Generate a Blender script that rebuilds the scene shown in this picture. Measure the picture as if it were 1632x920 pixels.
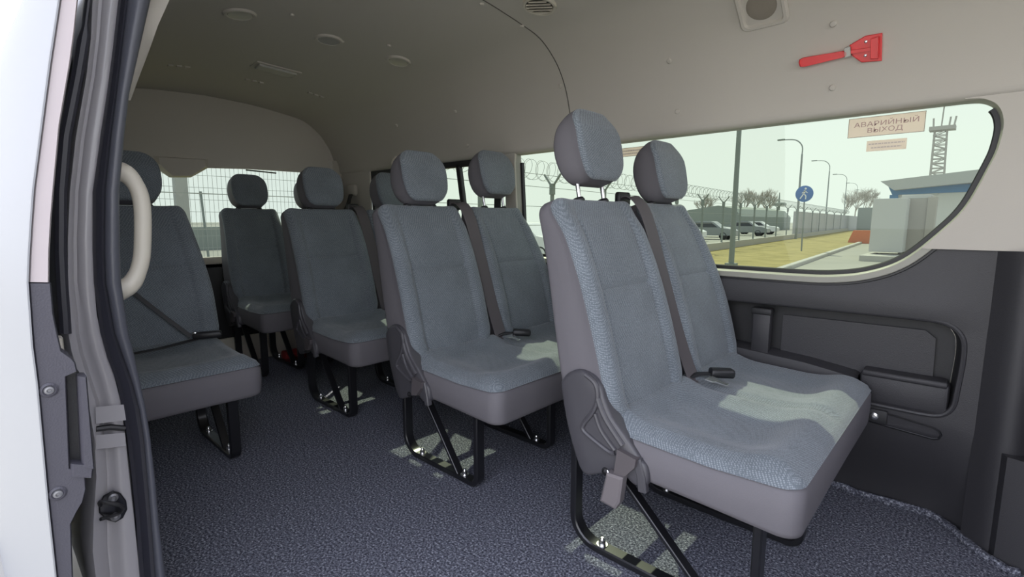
import bpy, bmesh, math, random
from mathutils import Vector, Matrix
random.seed(7)
S = bpy.context.scene
COL = S.collection
for o in list(bpy.data.objects): bpy.data.objects.remove(o)

# ------------------------------------------------------------------ camera
F_PX, YAW, PITCH, ROLL = 803.36, math.radians(42.936), math.radians(7.691), math.radians(.064)
CAM = Vector((0, -.206, .917))
fw = Vector((-math.sin(YAW)*math.cos(PITCH), math.cos(YAW)*math.cos(PITCH), -math.sin(PITCH)))
rt = Vector((math.cos(YAW), math.sin(YAW), 0)); up = rt.cross(fw)
rt, up = rt*math.cos(ROLL)+up*math.sin(ROLL), -rt*math.sin(ROLL)+up*math.cos(ROLL)
cd = bpy.data.cameras.new('camera'); cam = bpy.data.objects.new('camera', cd); COL.objects.link(cam)
cd.sensor_width = 36; cd.lens = 36*F_PX/1632; cd.clip_start = .01; cd.clip_end = 2000
m3 = Matrix((rt, up, -fw)).transposed(); cam.matrix_world = Matrix.Translation(CAM) @ m3.to_4x4()
S.camera = cam

# ------------------------------------------------------------------ light
SKY_STRENGTH = 4.1
SUN_STRENGTH = 13.5
EXPOSURE = 0.15
GLASS_TINT = (.212, .240, .196)
w = bpy.data.worlds.new('hazy_sky'); S.world = w; w.use_nodes = True
nt = w.node_tree; bg = nt.nodes['Background']
tc = nt.nodes.new('ShaderNodeTexCoord'); sx = nt.nodes.new('ShaderNodeSeparateXYZ'); cr = nt.nodes.new('ShaderNodeValToRGB')
nt.links.new(tc.outputs['Generated'], sx.inputs[0]); nt.links.new(sx.outputs['Z'], cr.inputs[0]); nt.links.new(cr.outputs[0], bg.inputs[0])
cr.color_ramp.elements[0].position = 0.0; cr.color_ramp.elements[0].color = (.80, .82, .86, 1)
cr.color_ramp.elements[1].position = .55; cr.color_ramp.elements[1].color = (.66, .69, .84, 1)
e = cr.color_ramp.elements.new(.12); e.color = (.80, .82, .86, 1)
bg.inputs[1].default_value = SKY_STRENGTH
sd = bpy.data.lights.new('sun', 'SUN'); sun = bpy.data.objects.new('sun', sd); COL.objects.link(sun)
sd.energy = SUN_STRENGTH; sd.angle = math.radians(.6); sd.color = (1, .97, .80)
SUN_DIR = Vector((.60, -.69, -1)).normalized()
sun.rotation_euler = SUN_DIR.to_track_quat('-Z', 'Y').to_euler(); sun.location = (-3, 8, 8)
S.view_settings.view_transform = 'Standard'; S.view_settings.look = 'None'
S.view_settings.gamma = 1; S.view_settings.use_curve_mapping = False
S.view_settings.exposure = EXPOSURE

# ------------------------------------------------------------------ measuring helpers
def ray(u, v): return fw + (u-816)/F_PX*rt - (v-460)/F_PX*up
def un(u, v, ax, val):
    d = ray(u, v); i = 'XYZ'.index(ax); return CAM + d*((val-CAM[i])/d[i])

# ------------------------------------------------------------------ materials
def lin(c): return tuple(((x/255)/12.92 if x/255 <= .04045 else ((x/255+.055)/1.055)**2.4) for x in c)
def mat(name, c, rough=.6, metal=0, spec=.5, noise=None, bump=None, coat=0):
    """c: linear rgb. noise=(scale, amount, colour2) bump=(scale, strength)"""
    m = bpy.data.materials.new(name); m.use_nodes = True; n = m.node_tree; b = n.nodes['Principled BSDF']
    b.inputs['Base Color'].default_value = (*c, 1); b.inputs['Roughness'].default_value = rough
    b.inputs['Metallic'].default_value = metal; b.inputs['Specular IOR Level'].default_value = spec
    b.inputs['Coat Weight'].default_value = coat
    t = n.nodes.new('ShaderNodeTexCoord')
    if noise:
        x = n.nodes.new('ShaderNodeTexNoise'); x.inputs['Scale'].default_value = noise[0]; x.inputs['Detail'].default_value = 3
        r = n.nodes.new('ShaderNodeValToRGB'); r.color_ramp.elements[0].position = .5-noise[1]; r.color_ramp.elements[1].position = .5+noise[1]
        r.color_ramp.elements[0].color = (*c, 1); r.color_ramp.elements[1].color = (*noise[2], 1)
        n.links.new(t.outputs['Object'], x.inputs['Vector']); n.links.new(x.outputs[0], r.inputs[0]); n.links.new(r.outputs[0], b.inputs['Base Color'])
    if bump:
        x = n.nodes.new('ShaderNodeTexNoise'); x.inputs['Scale'].default_value = bump[0]; x.inputs['Detail'].default_value = 2
        bp = n.nodes.new('ShaderNodeBump'); bp.inputs['Strength'].default_value = bump[1]; bp.inputs['Distance'].default_value = .002
        n.links.new(t.outputs['Object'], x.inputs['Vector']); n.links.new(x.outputs[0], bp.inputs['Height']); n.links.new(bp.outputs[0], b.inputs['Normal'])
    return m
def fabric(name, ca, cb, scale):
    """woven cloth: rows of small light dots on a darker ground"""
    m = bpy.data.materials.new(name); m.use_nodes = True; n = m.node_tree; b = n.nodes['Principled BSDF']
    b.inputs['Roughness'].default_value = .95; b.inputs['Specular IOR Level'].default_value = .15
    b.inputs['Sheen Weight'].default_value = .25; b.inputs['Sheen Roughness'].default_value = .5
    t = n.nodes.new('ShaderNodeTexCoord'); mp = n.nodes.new('ShaderNodeMapping'); mp.inputs['Rotation'].default_value = (.6, .5, .785)
    mp.inputs['Scale'].default_value = (scale, scale, scale)
    v = n.nodes.new('ShaderNodeTexVoronoi'); v.inputs['Randomness'].default_value = .25; v.inputs['Scale'].default_value = 1
    r = n.nodes.new('ShaderNodeValToRGB'); r.color_ramp.elements[0].position = .28; r.color_ramp.elements[1].position = .5
    r.color_ramp.elements[0].color = (*cb, 1); r.color_ramp.elements[1].color = (*ca, 1)
    n.links.new(t.outputs['Object'], mp.inputs[0]); n.links.new(mp.outputs[0], v.inputs['Vector']); n.links.new(v.outputs[0], r.inputs[0])
    x = n.nodes.new('ShaderNodeTexNoise'); x.inputs['Scale'].default_value = 9; x.inputs['Detail'].default_value = 3
    mx = n.nodes.new('ShaderNodeMixRGB'); mx.blend_type = 'MULTIPLY'; mx.inputs[0].default_value = .35
    n.links.new(t.outputs['Object'], x.inputs['Vector']); n.links.new(r.outputs[0], mx.inputs[1]); n.links.new(x.outputs[0], mx.inputs[2])
    n.links.new(mx.outputs[0], b.inputs['Base Color'])
    bp = n.nodes.new('ShaderNodeBump'); bp.inputs['Strength'].default_value = .25; bp.inputs['Distance'].default_value = .001; bp.invert = True
    n.links.new(v.outputs[0], bp.inputs['Height']); n.links.new(bp.outputs[0], b.inputs['Normal'])
    return m
def glass(name, tint, gloss=.03):
    m = bpy.data.materials.new(name); m.use_nodes = True; n = m.node_tree; n.nodes.clear()
    o = n.nodes.new('ShaderNodeOutputMaterial'); mx = n.nodes.new('ShaderNodeMixShader'); tr = n.nodes.new('ShaderNodeBsdfTransparent'); gl = n.nodes.new('ShaderNodeBsdfGlossy')
    tr.inputs[0].default_value = (*tint, 1); gl.inputs['Roughness'].default_value = .02; gl.inputs[0].default_value = (.7, .75, .7, 1)
    mx.inputs[0].default_value = gloss; n.links.new(tr.outputs[0], mx.inputs[1]); n.links.new(gl.outputs[0], mx.inputs[2]); n.links.new(mx.outputs[0], o.inputs[0])
    return m
M = {}
M['beige'] = mat('beige_trim', (.50, .468, .418), .75, bump=(350, .12), spec=.3)
M['beige_seam'] = mat('dark_seam', (.10, .09, .08), .9)
M['mould'] = mat('window_moulding', (.30, .295, .255), .45)
M['cream'] = mat('cream_plastic', (.52, .485, .41), .45)
M['dark'] = mat('charcoal_trim', (.034, .033, .037), .5, bump=(500, .35))
M['darker'] = mat('black_trim', (.018, .018, .020), .55, bump=(500, .3))
M['black'] = mat('black_rubber', (.012, .012, .014), .45)
M['blackmetal'] = mat('black_painted_steel', (.010, .010, .012), .28, spec=.6)
M['rubber'] = mat('grey_seal_rubber', (.075, .078, .095), .38, bump=(300, .1))
M['steel'] = mat('bright_steel', (.75, .75, .75), .25, metal=1)
M['paint'] = mat('silver_paint', (.31, .298, .308), .35, coat=.3)
M['white'] = mat('white_paint', (.235, .24, .25), .6)
M['doortrim'] = mat('door_beige_trim', (.45, .40, .405), .6)
M['doordark'] = mat('door_charcoal_trim', (.06, .058, .072), .6, bump=(400, .3))
M['fab'] = fabric('patterned_seat_cloth', (.150, .172, .195), (.285, .32, .35), 250)
M['vinyl'] = mat('seat_side_cloth', (.135, .128, .140), .7, bump=(900, .3), spec=.3)
M['plastic'] = mat('recliner_plastic', (.062, .060, .068), .42, bump=(700, .15))
M['webbing'] = mat('belt_webbing', (.085, .075, .080), .6, spec=.5)
M['webdark'] = mat('belt_webbing_dark', (.03, .03, .034), .6)
M['stalk'] = mat('stalk_grey_plastic', (.15, .135, .14), .4)
M['red'] = mat('red_plastic', (.72, .03, .035), .3)
M['darkred'] = mat('dark_red_enamel', (.20, .02, .02), .4)
M['redbutton'] = mat('red_button', (.7, .02, .02), .4)
M['grille'] = mat('speaker_grille', (.25, .22, .18), .8, bump=(900, .6))
M['lens'] = mat('lamp_lens', (.42, .41, .38), .25)
M['glass'] = glass('tinted_window_glass', GLASS_TINT)
M['rearglass'] = glass('tinted_rear_glass', (.202, .226, .198))
M['clearglass'] = glass('clear_glass', (.85, .86, .86))  # unseen near window only, lightened to brighten the rear interior
M['dull'] = mat('dull_steel', (.22, .22, .23), .45, metal=.6)
M['sealdark'] = mat('dark_seal_rubber', (.030, .030, .040), .45)
# carpet
cm = bpy.data.materials.new('speckled_carpet'); cm.use_nodes = True; n = cm.node_tree; b = n.nodes['Principled BSDF']
b.inputs['Roughness'].default_value = .97; b.inputs['Specular IOR Level'].default_value = .1
t = n.nodes.new('ShaderNodeTexCoord')
x = n.nodes.new('ShaderNodeTexNoise'); x.inputs['Scale'].default_value = 160; x.inputs['Detail'].default_value = 4; x.inputs['Roughness'].default_value = .75
r = n.nodes.new('ShaderNodeValToRGB')
for p, c in ((.38, (.026, .028, .040)), (.48, (.115, .120, .152)), (.57, (.22, .23, .275)), (.65, (.60, .62, .68))):
    el = r.color_ramp.elements.new(p); el.color = (*c, 1)
r.color_ramp.elements.remove(r.color_ramp.elements[0]); r.color_ramp.elements.remove(r.color_ramp.elements[-1])
n.links.new(t.outputs['Object'], x.inputs['Vector']); n.links.new(x.outputs[0], r.inputs[0]); n.links.new(r.outputs[0], b.inputs['Base Color'])
bp = n.nodes.new('ShaderNodeBump'); bp.inputs['Strength'].default_value = .9; bp.inputs['Distance'].default_value = .006
n.links.new(x.outputs[0], bp.inputs['Height']); n.links.new(bp.outputs[0], b.inputs['Normal'])
M['carpet'] = cm

# ------------------------------------------------------------------ object helpers
def tag(o, label=None, cat=None, group=None, kind=None):
    if label: o['label'] = label
    if cat: o['category'] = cat
    if group: o['group'] = group
    if kind: o['kind'] = kind
    return o
def empty(name, loc=(0, 0, 0), rot=(0, 0, 0)):
    o = bpy.data.objects.new(name, None); COL.objects.link(o); o.location = loc; o.rotation_euler = rot; o.empty_display_size = .05; return o
def link(name, me, mats, parent=None, smooth=35):
    for m in (mats if isinstance(mats, (list, tuple)) else [mats]): me.materials.append(m)
    if smooth:
        for p in me.polygons: p.use_smooth = True
        me.set_sharp_from_angle(angle=math.radians(smooth))
    o = bpy.data.objects.new(name, me); COL.objects.link(o)
    if parent: o.parent = parent
    return o
class MB:
    def __init__(s): s.v = []; s.f = []; s.m = []
    def add(s, vs, fs, mi=0):
        k = len(s.v); s.v += [tuple(p) for p in vs]; s.f += [tuple(i+k for i in q) for q in fs]; s.m += [mi]*len(fs); return s
    def grid(s, rows, close=False, mi=0, flip=False):
        nr, nc = len(rows), len(rows[0]); vs = [p for r_ in rows for p in r_]; fs = []
        for i in range(nr-1):
            for j in range(nc if close else nc-1):
                q = (i*nc+j, i*nc+(j+1) % nc, (i+1)*nc+(j+1) % nc, (i+1)*nc+j); fs.append(q[::-1] if flip else q)
        return s.add(vs, fs, mi)
    def loft(s, rows, mi=0):
        s.grid(rows, True, mi); nc = len(rows[0])
        s.add(rows[0], [tuple(range(nc))[::-1]], mi); s.add(rows[-1], [tuple(range(nc))], mi); return s
    def box(s, a, b_, mi=0, bev=0):
        x0, x1 = sorted((a[0], b_[0])); y0, y1 = sorted((a[1], b_[1])); z0, z1 = sorted((a[2], b_[2]))
        if bev:
            e = min(bev, (x1-x0)*.45, (y1-y0)*.45, (z1-z0)*.45)
            def ring(z, d):
                c = []
                for cx, cy, a0 in ((x1-e, y1-e, 0), (x0+e, y1-e, 90), (x0+e, y0+e, 180), (x1-e, y0+e, 270)):
                    for k in (0, 45, 90):
                        t_ = math.radians(a0+k); c.append((cx+(e-d)*math.cos(t_), cy+(e-d)*math.sin(t_), z))
                return c
            return s.loft([ring(z0, e*.7), ring(z0+e*.3, e*.3), ring(z0+e, 0), ring(z1-e, 0), ring(z1-e*.3, e*.3), ring(z1, e*.7)], mi)
        v = [(x, y, z) for z in (z0, z1) for x, y in ((x0, y0), (x1, y0), (x1, y1), (x0, y1))]
        return s.add(v, [(3, 2, 1, 0), (4, 5, 6, 7), (0, 1, 5, 4), (1, 2, 6, 5), (2, 3, 7, 6), (3, 0, 4, 7)], mi)
    def tube(s, pts, r_, n_=10, mi=0, ref=None, close=False):
        """sweep. r_: radius, list of radii or (w,h) flat section; ref fixes the section's w axis"""
        P = [Vector(p) for p in pts]; rows = []; N_ = len(P); pu = None
        for i, p in enumerate(P):
            if close: d = P[(i+1) % N_]-P[i-1]
            else: d = (P[min(i+1, N_-1)]-P[max(i-1, 0)])
            d.normalize()
            if ref is not None: u_ = Vector(ref) - d*Vector(ref).dot(d)
            elif pu is None: u_ = d.orthogonal()
            else: u_ = pu - d*pu.dot(d)
            u_.normalize(); pu = u_; w_ = d.cross(u_)
            if isinstance(r_, tuple):
                a, c = r_[0]/2, r_[1]/2; e = min(a, c)*.35
                sec = [(a, -c+e), (a, c-e), (a-e, c), (-a+e, c), (-a, c-e), (-a, -c+e), (-a+e, -c), (a-e, -c)]
            else:
                rr = r_[i] if isinstance(r_, list) else r_
                sec = [(rr*math.cos(2*math.pi*k/n_), rr*math.sin(2*math.pi*k/n_)) for k in range(n_)]
            rows.append([p+u_*a_+w_*b2 for a_, b2 in sec])
        if close: return s.grid(rows+[rows[0]], True, mi)
        return s.loft(rows, mi)
    def disc(s, c, nrm, r_, h, n_=20, mi=0, prof=None):
        """lathe about nrm starting at c: prof = [(radius, height)...]"""
        nrm = Vector(nrm).normalized(); u_ = nrm.orthogonal().normalized(); w_ = nrm.cross(u_); c = Vector(c)
        prof = prof or [(r_, 0), (r_, h*.7), (r_*.85, h)]
        rows = [[c+nrm*hh+(u_*math.cos(2*math.pi*k/n_)+w_*math.sin(2*math.pi*k/n_))*rr for k in range(n_)] for rr, hh in prof]
        return s.loft(rows, mi)
    def build(s, name, mats, parent=None, smooth=35, label=None):
        me = bpy.data.meshes.new(name); me.from_pydata(s.v, [], s.f)
        for p, i in zip(me.polygons, s.m): p.material_index = i
        bm = bmesh.new(); bm.from_mesh(me); bmesh.ops.remove_doubles(bm, verts=bm.verts, dist=1e-5); bmesh.ops.recalc_face_normals(bm, faces=bm.faces); bm.to_mesh(me); bm.free()
        o = link(name, me, mats, parent, smooth)
        if label: o['label'] = label
        return o
def spline(P, n_=6):
    """Catmull-Rom through points"""
    P = [Vector(p) for p in P]; out = []
    for i in range(len(P)-1):
        a, b_, c, d = P[max(i-1, 0)], P[i], P[i+1], P[min(i+2, len(P)-1)]
        for k in range(n_):
            t_ = k/n_; out.append(.5*((2*b_)+(c-a)*t_+(2*a-5*b_+4*c-d)*t_*t_+(3*b_-a-3*c+d)*t_**3))
    out.append(P[-1]); return out
def lerp_tab(tab, x_):
    if x_ <= tab[0][0]: return tab[0][1]
    for (a, va), (b_, vb) in zip(tab, tab[1:]):
        if x_ <= b_: return va+(vb-va)*(x_-a)/(b_-a)
    return tab[-1][1]
def sstep(a, b_, x_):
    t_ = max(0, min(1, (x_-a)/(b_-a))); return t_*t_*(3-2*t_)
def plate(name, polys, mapf, mats, parent=None, cuts=(), thick=0, smooth=35, xcuts=()):
    """flat outline(s) in 2-D (first = outer, rest = holes), cut into strips, mapped to 3-D"""
    bm = bmesh.new()
    for P in polys:
        vs = [bm.verts.new((p[0], p[1], 0)) for p in P]
        for a, b_ in zip(vs, vs[1:]+vs[:1]): bm.edges.new((a, b_))
    bmesh.ops.triangle_fill(bm, use_beauty=True, edges=bm.edges[:])
    for c in cuts: bmesh.ops.bisect_plane(bm, geom=bm.verts[:]+bm.edges[:]+bm.faces[:], plane_co=(0, c, 0), plane_no=(0, 1, 0))
    for c in xcuts: bmesh.ops.bisect_plane(bm, geom=bm.verts[:]+bm.edges[:]+bm.faces[:], plane_co=(c, 0, 0), plane_no=(1, 0, 0))
    for v_ in bm.verts: v_.co = Vector(mapf(v_.co.x, v_.co.y))
    bmesh.ops.recalc_face_normals(bm, faces=bm.faces)
    if thick: bmesh.ops.solidify(bm, geom=bm.faces[:], thickness=thick)
    me = bpy.data.meshes.new(name); bm.to_mesh(me); bm.free()
    return link(name, me, mats, parent, smooth)

# ================================================================== THE VAN SHELL
XT = -3.50      # inside of the tailgate
XF = 1.1        # front end of the cabin that is built
WY = 1.675      # far wall
CY = .84        # centreline
prof = [(.84, 1.705), (1.104, 1.692), (1.319, 1.664), (1.431, 1.64), (1.513, 1.592), (1.569, 1.537), (1.615, 1.458), (1.648, 1.347), (1.655, 1.262)]
PROF = [(p.x, p.y) for p in spline([(a, b_, 0) for a, b_ in prof], 5)]
def zdrop(x_): return -.05*sstep(-1.4, -3.5, x_) if False else -.05*sstep(0, 1, (-1.4-x_)/2.1)
def roof_z(x_, y_):
    yy = CY+abs(y_-CY); z_ = lerp_tab(PROF, yy)
    if yy > PROF[-1][0]: z_ = 1.262-(yy-PROF[-1][0])*30
    return z_+zdrop(x_)*max(0, min(1, (z_-1.26)/.25))
def on_roof(u, v):
    d = ray(u, v).normalized(); p = CAM+d*.2; s_ = .02
    while (p.y < .06 or p.z < roof_z(p.x, p.y)) and (p-CAM).length < 6: p = p+d*s_
    a, b_ = p-d*s_, p
    for _ in range(20):
        c = (a+b_)/2
        if c.z < roof_z(c.x, c.y): a = c
        else: b_ = c
    h = .004; nx = (roof_z(a.x+h, a.y)-roof_z(a.x-h, a.y))/(2*h); ny = (roof_z(a.x, a.y+h)-roof_z(a.x, a.y-h))/(2*h)
    return a, Vector((nx, ny, -1)).normalized()

XA = -1.25      # rear edge of the sliding-door opening
rows = []; rows2 = []
XS = [XT+(XF-XT)*i/46 for i in range(47)]
full = [(2*CY-y_, z_) for y_, z_ in PROF[::-1]]+PROF[1:]
mb = MB()
mb.grid([[(x_, y_, z_+zdrop(x_)*max(0, min(1, (z_-1.26)/.25))) for y_, z_ in full] for x_ in XS if x_ < XA-.02])
front = [p for p in full if not (p[0] < .84 and p[1] < 1.56)]
xsf = [max(x_ for x_ in XS if x_ < XA-.02)]+[x_ for x_ in XS if x_ >= XA-.02]
mb.grid([[(x_, y_, z_+zdrop(x_)*max(0, min(1, (z_-1.26)/.25))) for y_, z_ in front] for x_ in xsf])
o = mb.build('ceiling', M['beige'], smooth=60); tag(o, kind='structure')
# dark strip along the seam between the two headliner panels
xs_ = on_roof(893, 115)[0].x
seam = [(xs_, y_, z_+zdrop(xs_)-.0005) for y_, z_ in PROF]
mb = MB().tube(seam, (.0042, .0024), ref=(1, 0, 0)); tag(mb.build('trim_1', M['beige_seam']), kind='structure')
# outer roof skin
mb = MB(); mb.grid([[(x_, CY+(y_-CY)*1.06, z_+.05+zdrop(x_)) for y_, z_ in front] for x_ in XS])
tag(mb.build('roof_skin', M['white']), kind='structure')

# far wall --------------------------------------------------------------
wbot = spline([(-.002, 1.07, 0), (-.040, .960, 0), (-.089, .886, 0), (-.167, .801, 0), (-.255, .757, 0), (-.36, .738, 0), (-.484, .735, 0)], 6)
wright = spline([(-.07, 1.243, 0), (-.032, 1.238, 0), (-.002, 1.215, 0), (.012, 1.170, 0), (.008, 1.11, 0), (-.002, 1.07, 0)], 5)
W1 = [(p.x, p.y) for p in wright[:-1]]+[(p.x, p.y) for p in wbot]          # right end of the front window, top to bottom
W1L = [(-1.60, .737), (-1.655, .745), (-1.69, .775), (-1.700, .82), (-1.724, 1.20), (-1.722, 1.243)]
def far_y(x_, z_):
    y_ = WY
    if z_ < .34: y_ += .10*sstep(0, 1, (.34-z_)/.34)*sstep(0, 1, (.1-x_)/.15)
    if z_ > .60 and z_ < .735: y_ -= .012*math.sin(math.pi*(z_-.60)/.135)*(1-sstep(-.10, .03, x_))
    return y_
fm = lambda x_, z_: (x_, far_y(x_, z_), z_)
k = next(i for i, p in enumerate(W1) if p[1] < .838)
zline = [W1[k-1][0]+(W1[k][0]-W1[k-1][0])*(.838-W1[k-1][1])/(W1[k][1]-W1[k-1][1]), .838]
# beige part right of and above the window
up_poly = [(-.07, 1.243)]+W1[1:k]+[tuple(zline), (XF, .838), (XF, 1.275), (-.07, 1.275)]
o = plate('wall_right', [up_poly], fm, M['beige'], thick=.012); tag(o, kind='structure')
# beige pillar between the two side windows and the part towards the tailgate
W2R, W2L = -1.80, -3.04
pil = plate('wall_right_pillar', [[(-1.722, 1.231), (-1.724, 1.2), (-1.70, .82), (-1.70, .737), (-1.775, .737), (-1.79, 1.225), (-1.79, 1.262), (-1.722, 1.262)]], fm, M['beige'], thick=.012)
tag(pil, kind='structure')
o = plate('wall_right_rear', [[(W2L, 1.231), (W2L-.005, .80), (W2L+.03, .737), (XT-.05, .737), (XT-.05, 1.34), (W2L-.3, 1.30), (W2L, 1.29)]], fm, M['beige'], thick=.012); tag(o, kind='structure')
# lip over the windows
mb = MB()
L = [(y_, z_) for y_, z_ in ((1.655, 1.265), (1.656, 1.254), (1.662, 1.246), (1.675, 1.240), (1.71, 1.243))]
mb.grid([[(x_, y_, z_) for y_, z_ in L] for x_ in (XT, -1.7, -.05, XF)])
tag(mb.build('trim_2', M['beige']), kind='structure')

# lower dark trim with the pocket
rec_o = [(-1.05, .632)]+[(p.x, p.y) for p in spline([(-.14, .634, 0), (-.060, .628, 0), (-.022, .60, 0), (-.010, .55, 0), (-.014, .44, 0), (-.020, .385, 0), (-.045, .355, 0), (-.09, .348, 0)], 5)]+[(-1.05, .352)]
low = [(XF, .838), tuple(zline)]+W1[k:]+W1L[:3][::1]+[(-1.70, .737), (XT-.05, .737), (XT-.05, 0), (XF, 0)]
low = [p for i, p in enumerate(low) if i == 0 or (abs(p[0]-low[i-1][0])+abs(p[1]-low[i-1][1])) > 1e-4]
o = plate('wall_right_lower', [low, rec_o], fm, M['dark'], cuts=[.04*i for i in range(1, 9)]+[.62, .64, .66, .68, .70, .72], xcuts=[-.05, 0, .05, .1])
tag(o, kind='structure')
# pocket: walls, back, rolled border
mb = MB(); R_ = rec_o
inner = lambda k_, dy: [(-.55+(x_+.55)*k_, WY+dy, .49+(z_-.49)*k_) for x_, z_ in R_]
border = MB().tube([(x_, WY-.001, z_) for x_, z_ in R_], .007, 8, close=True)
mb.grid([[(x_, WY-.004, z_) for x_, z_ in R_], inner(.985, .012), inner(.97, .05), inner(.965, .062)], True)
pk = mb.build('door_pocket', M['darker']); tag(pk, 'long recessed pocket in the charcoal side panel below the big window', 'pocket')
bo = border.build('border', M['dark'], pk)
bk_ = plate('back_panel', [[(-.55+(x_+.55)*.965, .49+(z_-.49)*.965) for x_, z_ in R_]], lambda x_, z_: (x_, WY+.061, z_), M['darker'], pk)
ins = plate('insert', [[(-.49, .59), (-.10, .592), (-.075, .57), (-.072, .44), (-.09, .42), (-.49, .42)]], lambda x_, z_: (x_, WY+.052, z_), M['dark'], pk, thick=.006)
# long armrest shelf along the pocket and the lidded box at its end
mb = MB()
sec = lambda x_, zt, pr: [(x_, WY+.055, zt+.012), (x_, WY+.01, zt+.008), (x_, WY-pr*.7, zt), (x_, WY-pr, zt-.014), (x_, WY-pr, zt-.05), (x_, WY-pr*.6, zt-.075), (x_, WY+.055, zt-.085)]
mb.loft([sec(-1.04, .47, .012), sec(-.65, .462, .014), (sec(-.40, .445, .012)), sec(-.262, .425, .012), sec(-.252, .42, -.01)])
mb.build('armrest', M['dark'], pk)
mb = MB(); mb.box((-.245, WY-.006, .352), (-.03, WY+.055, .452), bev=.012); mb.box((-.24, WY-.014, .438), (-.035, WY+.05, .456), bev=.006)
mb.build('lidded_box', M['dark'], pk)
mb = MB(); mb.box((-.576, WY-.004, .44), (-.517, WY+.03, .598), bev=.006)
st = mb.build('strap', M['dark'], pk)
MB().box((-.580, WY-.010, .590), (-.513, WY+.03, .612), bev=.005).build('strap_clip', M['darker'], st)
# slot plate with a screw
mb = MB(); sp = [(-.30, .338), (-.235, .335), (-.055, .312), (-.042, .305), (-.038, .296), (-.042, .283), (-.055, .279), (-.225, .292), (-.30, .298)]
o = MB(); o.loft([[(x_, far_y(x_, z_)+.004, z_) for x_, z_ in sp], [(x_, far_y(x_, z_)-.004, z_) for x_, z_ in sp], [(-.17+(x_+.17)*.97, far_y(x_, z_)-.007, .31+(z_-.31)*.9) for x_, z_ in sp]])
sl = o.build('slot_cover', M['dark']); tag(sl, 'small long charcoal cover plate with one screw, low on the side panel', 'cover plate')
MB().tube([(x_, far_y(x_, z_)-.003, z_) for x_, z_ in sp], .004, 6, close=True).build('groove', M['black'], sl)
MB().box((-.235, WY-.010, .292), (-.165, WY+.004, .335), bev=.004).build('latch_block', M['darker'], sl)
MB().disc((-.198, WY-.010, .314), (0, -1, 0), .010, .005, prof=[(.011, 0), (.011, .003), (.008, .005), (.003, .005), (.002, .003)]).build('screw', M['steel'], sl)

# pillar bulge at the front end of the lower trim
mb = MB(); rows = []
for z_ in [0, .08, .16, .24, .4, .6, .75, .82, .838]:
    row = []
    for i in range(17):
        x_ = .03+.25*i/16; t_ = i/16
        bul = .050*math.sin(math.pi*min(1, t_/.55))**1.2 if t_ < .55 else -.0
        row.append((x_, WY-bul+.002, z_))
    rows.append(row)
mb.grid(rows); tag(mb.build('trim_3', M['dark']), kind='structure')
mb = MB()
pts = [un(1583, 690, 'Y', 1.62), un(1606, 702, 'Y', 1.60), un(1660, 715, 'Y', 1.60)]
mb.loft([[(p.x, p.y, z_) for p in (Vector((.085, 1.64, 0)), Vector((.10, 1.605, 0)), Vector((.16, 1.585, 0)), Vector((.30, 1.575, 0)), Vector((.30, 1.70, 0)), Vector((.085, 1.70, 0)))] for z_ in (0, .10, .27, .30)])
tag(mb.build('trim_4', M['dark'], smooth=25), kind='structure')
mb = MB(); mb.loft([[(.155, 1.655, z_), (.165, 1.58, z_), (.20, 1.56, z_), (.40, 1.56, z_), (.40, 1.66, z_)] for z_ in (.29, .33, .46, .50, .52)])
tag(mb.build('trim_5', M['dark'], smooth=25), kind='structure')
# front end of the cabin: side glass hole omitted, unseen front closure added to cut light on the floor
plate('wall_left_front', [[(.60, 0), (.60, 1.62), (XF, 1.62), (XF, 0)]], lambda x_, z_: (x_, -.004, z_), M['beige'], thick=.02)['kind'] = 'structure'  # unseen near wall, added to keep light off the lower right
MB().box((XF, -.02, 0), (XF+.03, 1.75, 1.05)).build('wall_front_light_block', M['dark'])['kind'] = 'structure'

# window frames and panes ----------------------------------------------
def frame_tube(pts, sec_, m, parent, name, dy):
    return MB().tube([(x_, WY+dy, z_) for x_, z_ in pts], sec_, ref=(0, 1, 0), close=True).build(name, m, parent)
def shrink(P, d):
    out = []; n_ = len(P)
    for i in range(n_):
        a, b_ = Vector(P[i-1]), Vector(P[(i+1) % n_]); t_ = (b_-a).normalized(); out.append((P[i][0]+t_.y*d, P[i][1]-t_.x*d))
    return out
w1 = [(p[0], p[1]) for p in W1]+W1L
w1 = [p for i, p in enumerate(w1) if i == 0 or math.dist(p, w1[i-1]) > .002]
W1O = w1
win1 = empty('window_1', (-.8, WY, .98)); tag(win1, kind='structure')
def child(o_, par): o_.parent = par; o_.matrix_parent_inverse = Matrix.Translation(-Vector(par.location)); return o_
# shrink() direction: outline runs clockwise seen from inside (top right -> down -> left -> up)
o = plate('window_pane', [shrink(w1, -.012)], lambda x_, z_: (x_, WY+.035, z_), M['glass'], smooth=0); child(o, win1)
o = MB().grid([[(x_, WY-.002, z_) for x_, z_ in w1], [(x_, WY+.010, z_) for x_, z_ in shrink(w1, .004)], [(x_, WY+.034, z_) for x_, z_ in shrink(w1, .006)]], True).build('window_frame', M['mould']); child(o, win1)
o = MB().tube([(x_, WY+.034, z_) for (x_, z_), q in zip(shrink(w1, .008), w1) if q[1] < 1.222], (.018, .022), ref=(0, 1, 0)).build('window_seal', M['black']); child(o, win1)
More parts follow.
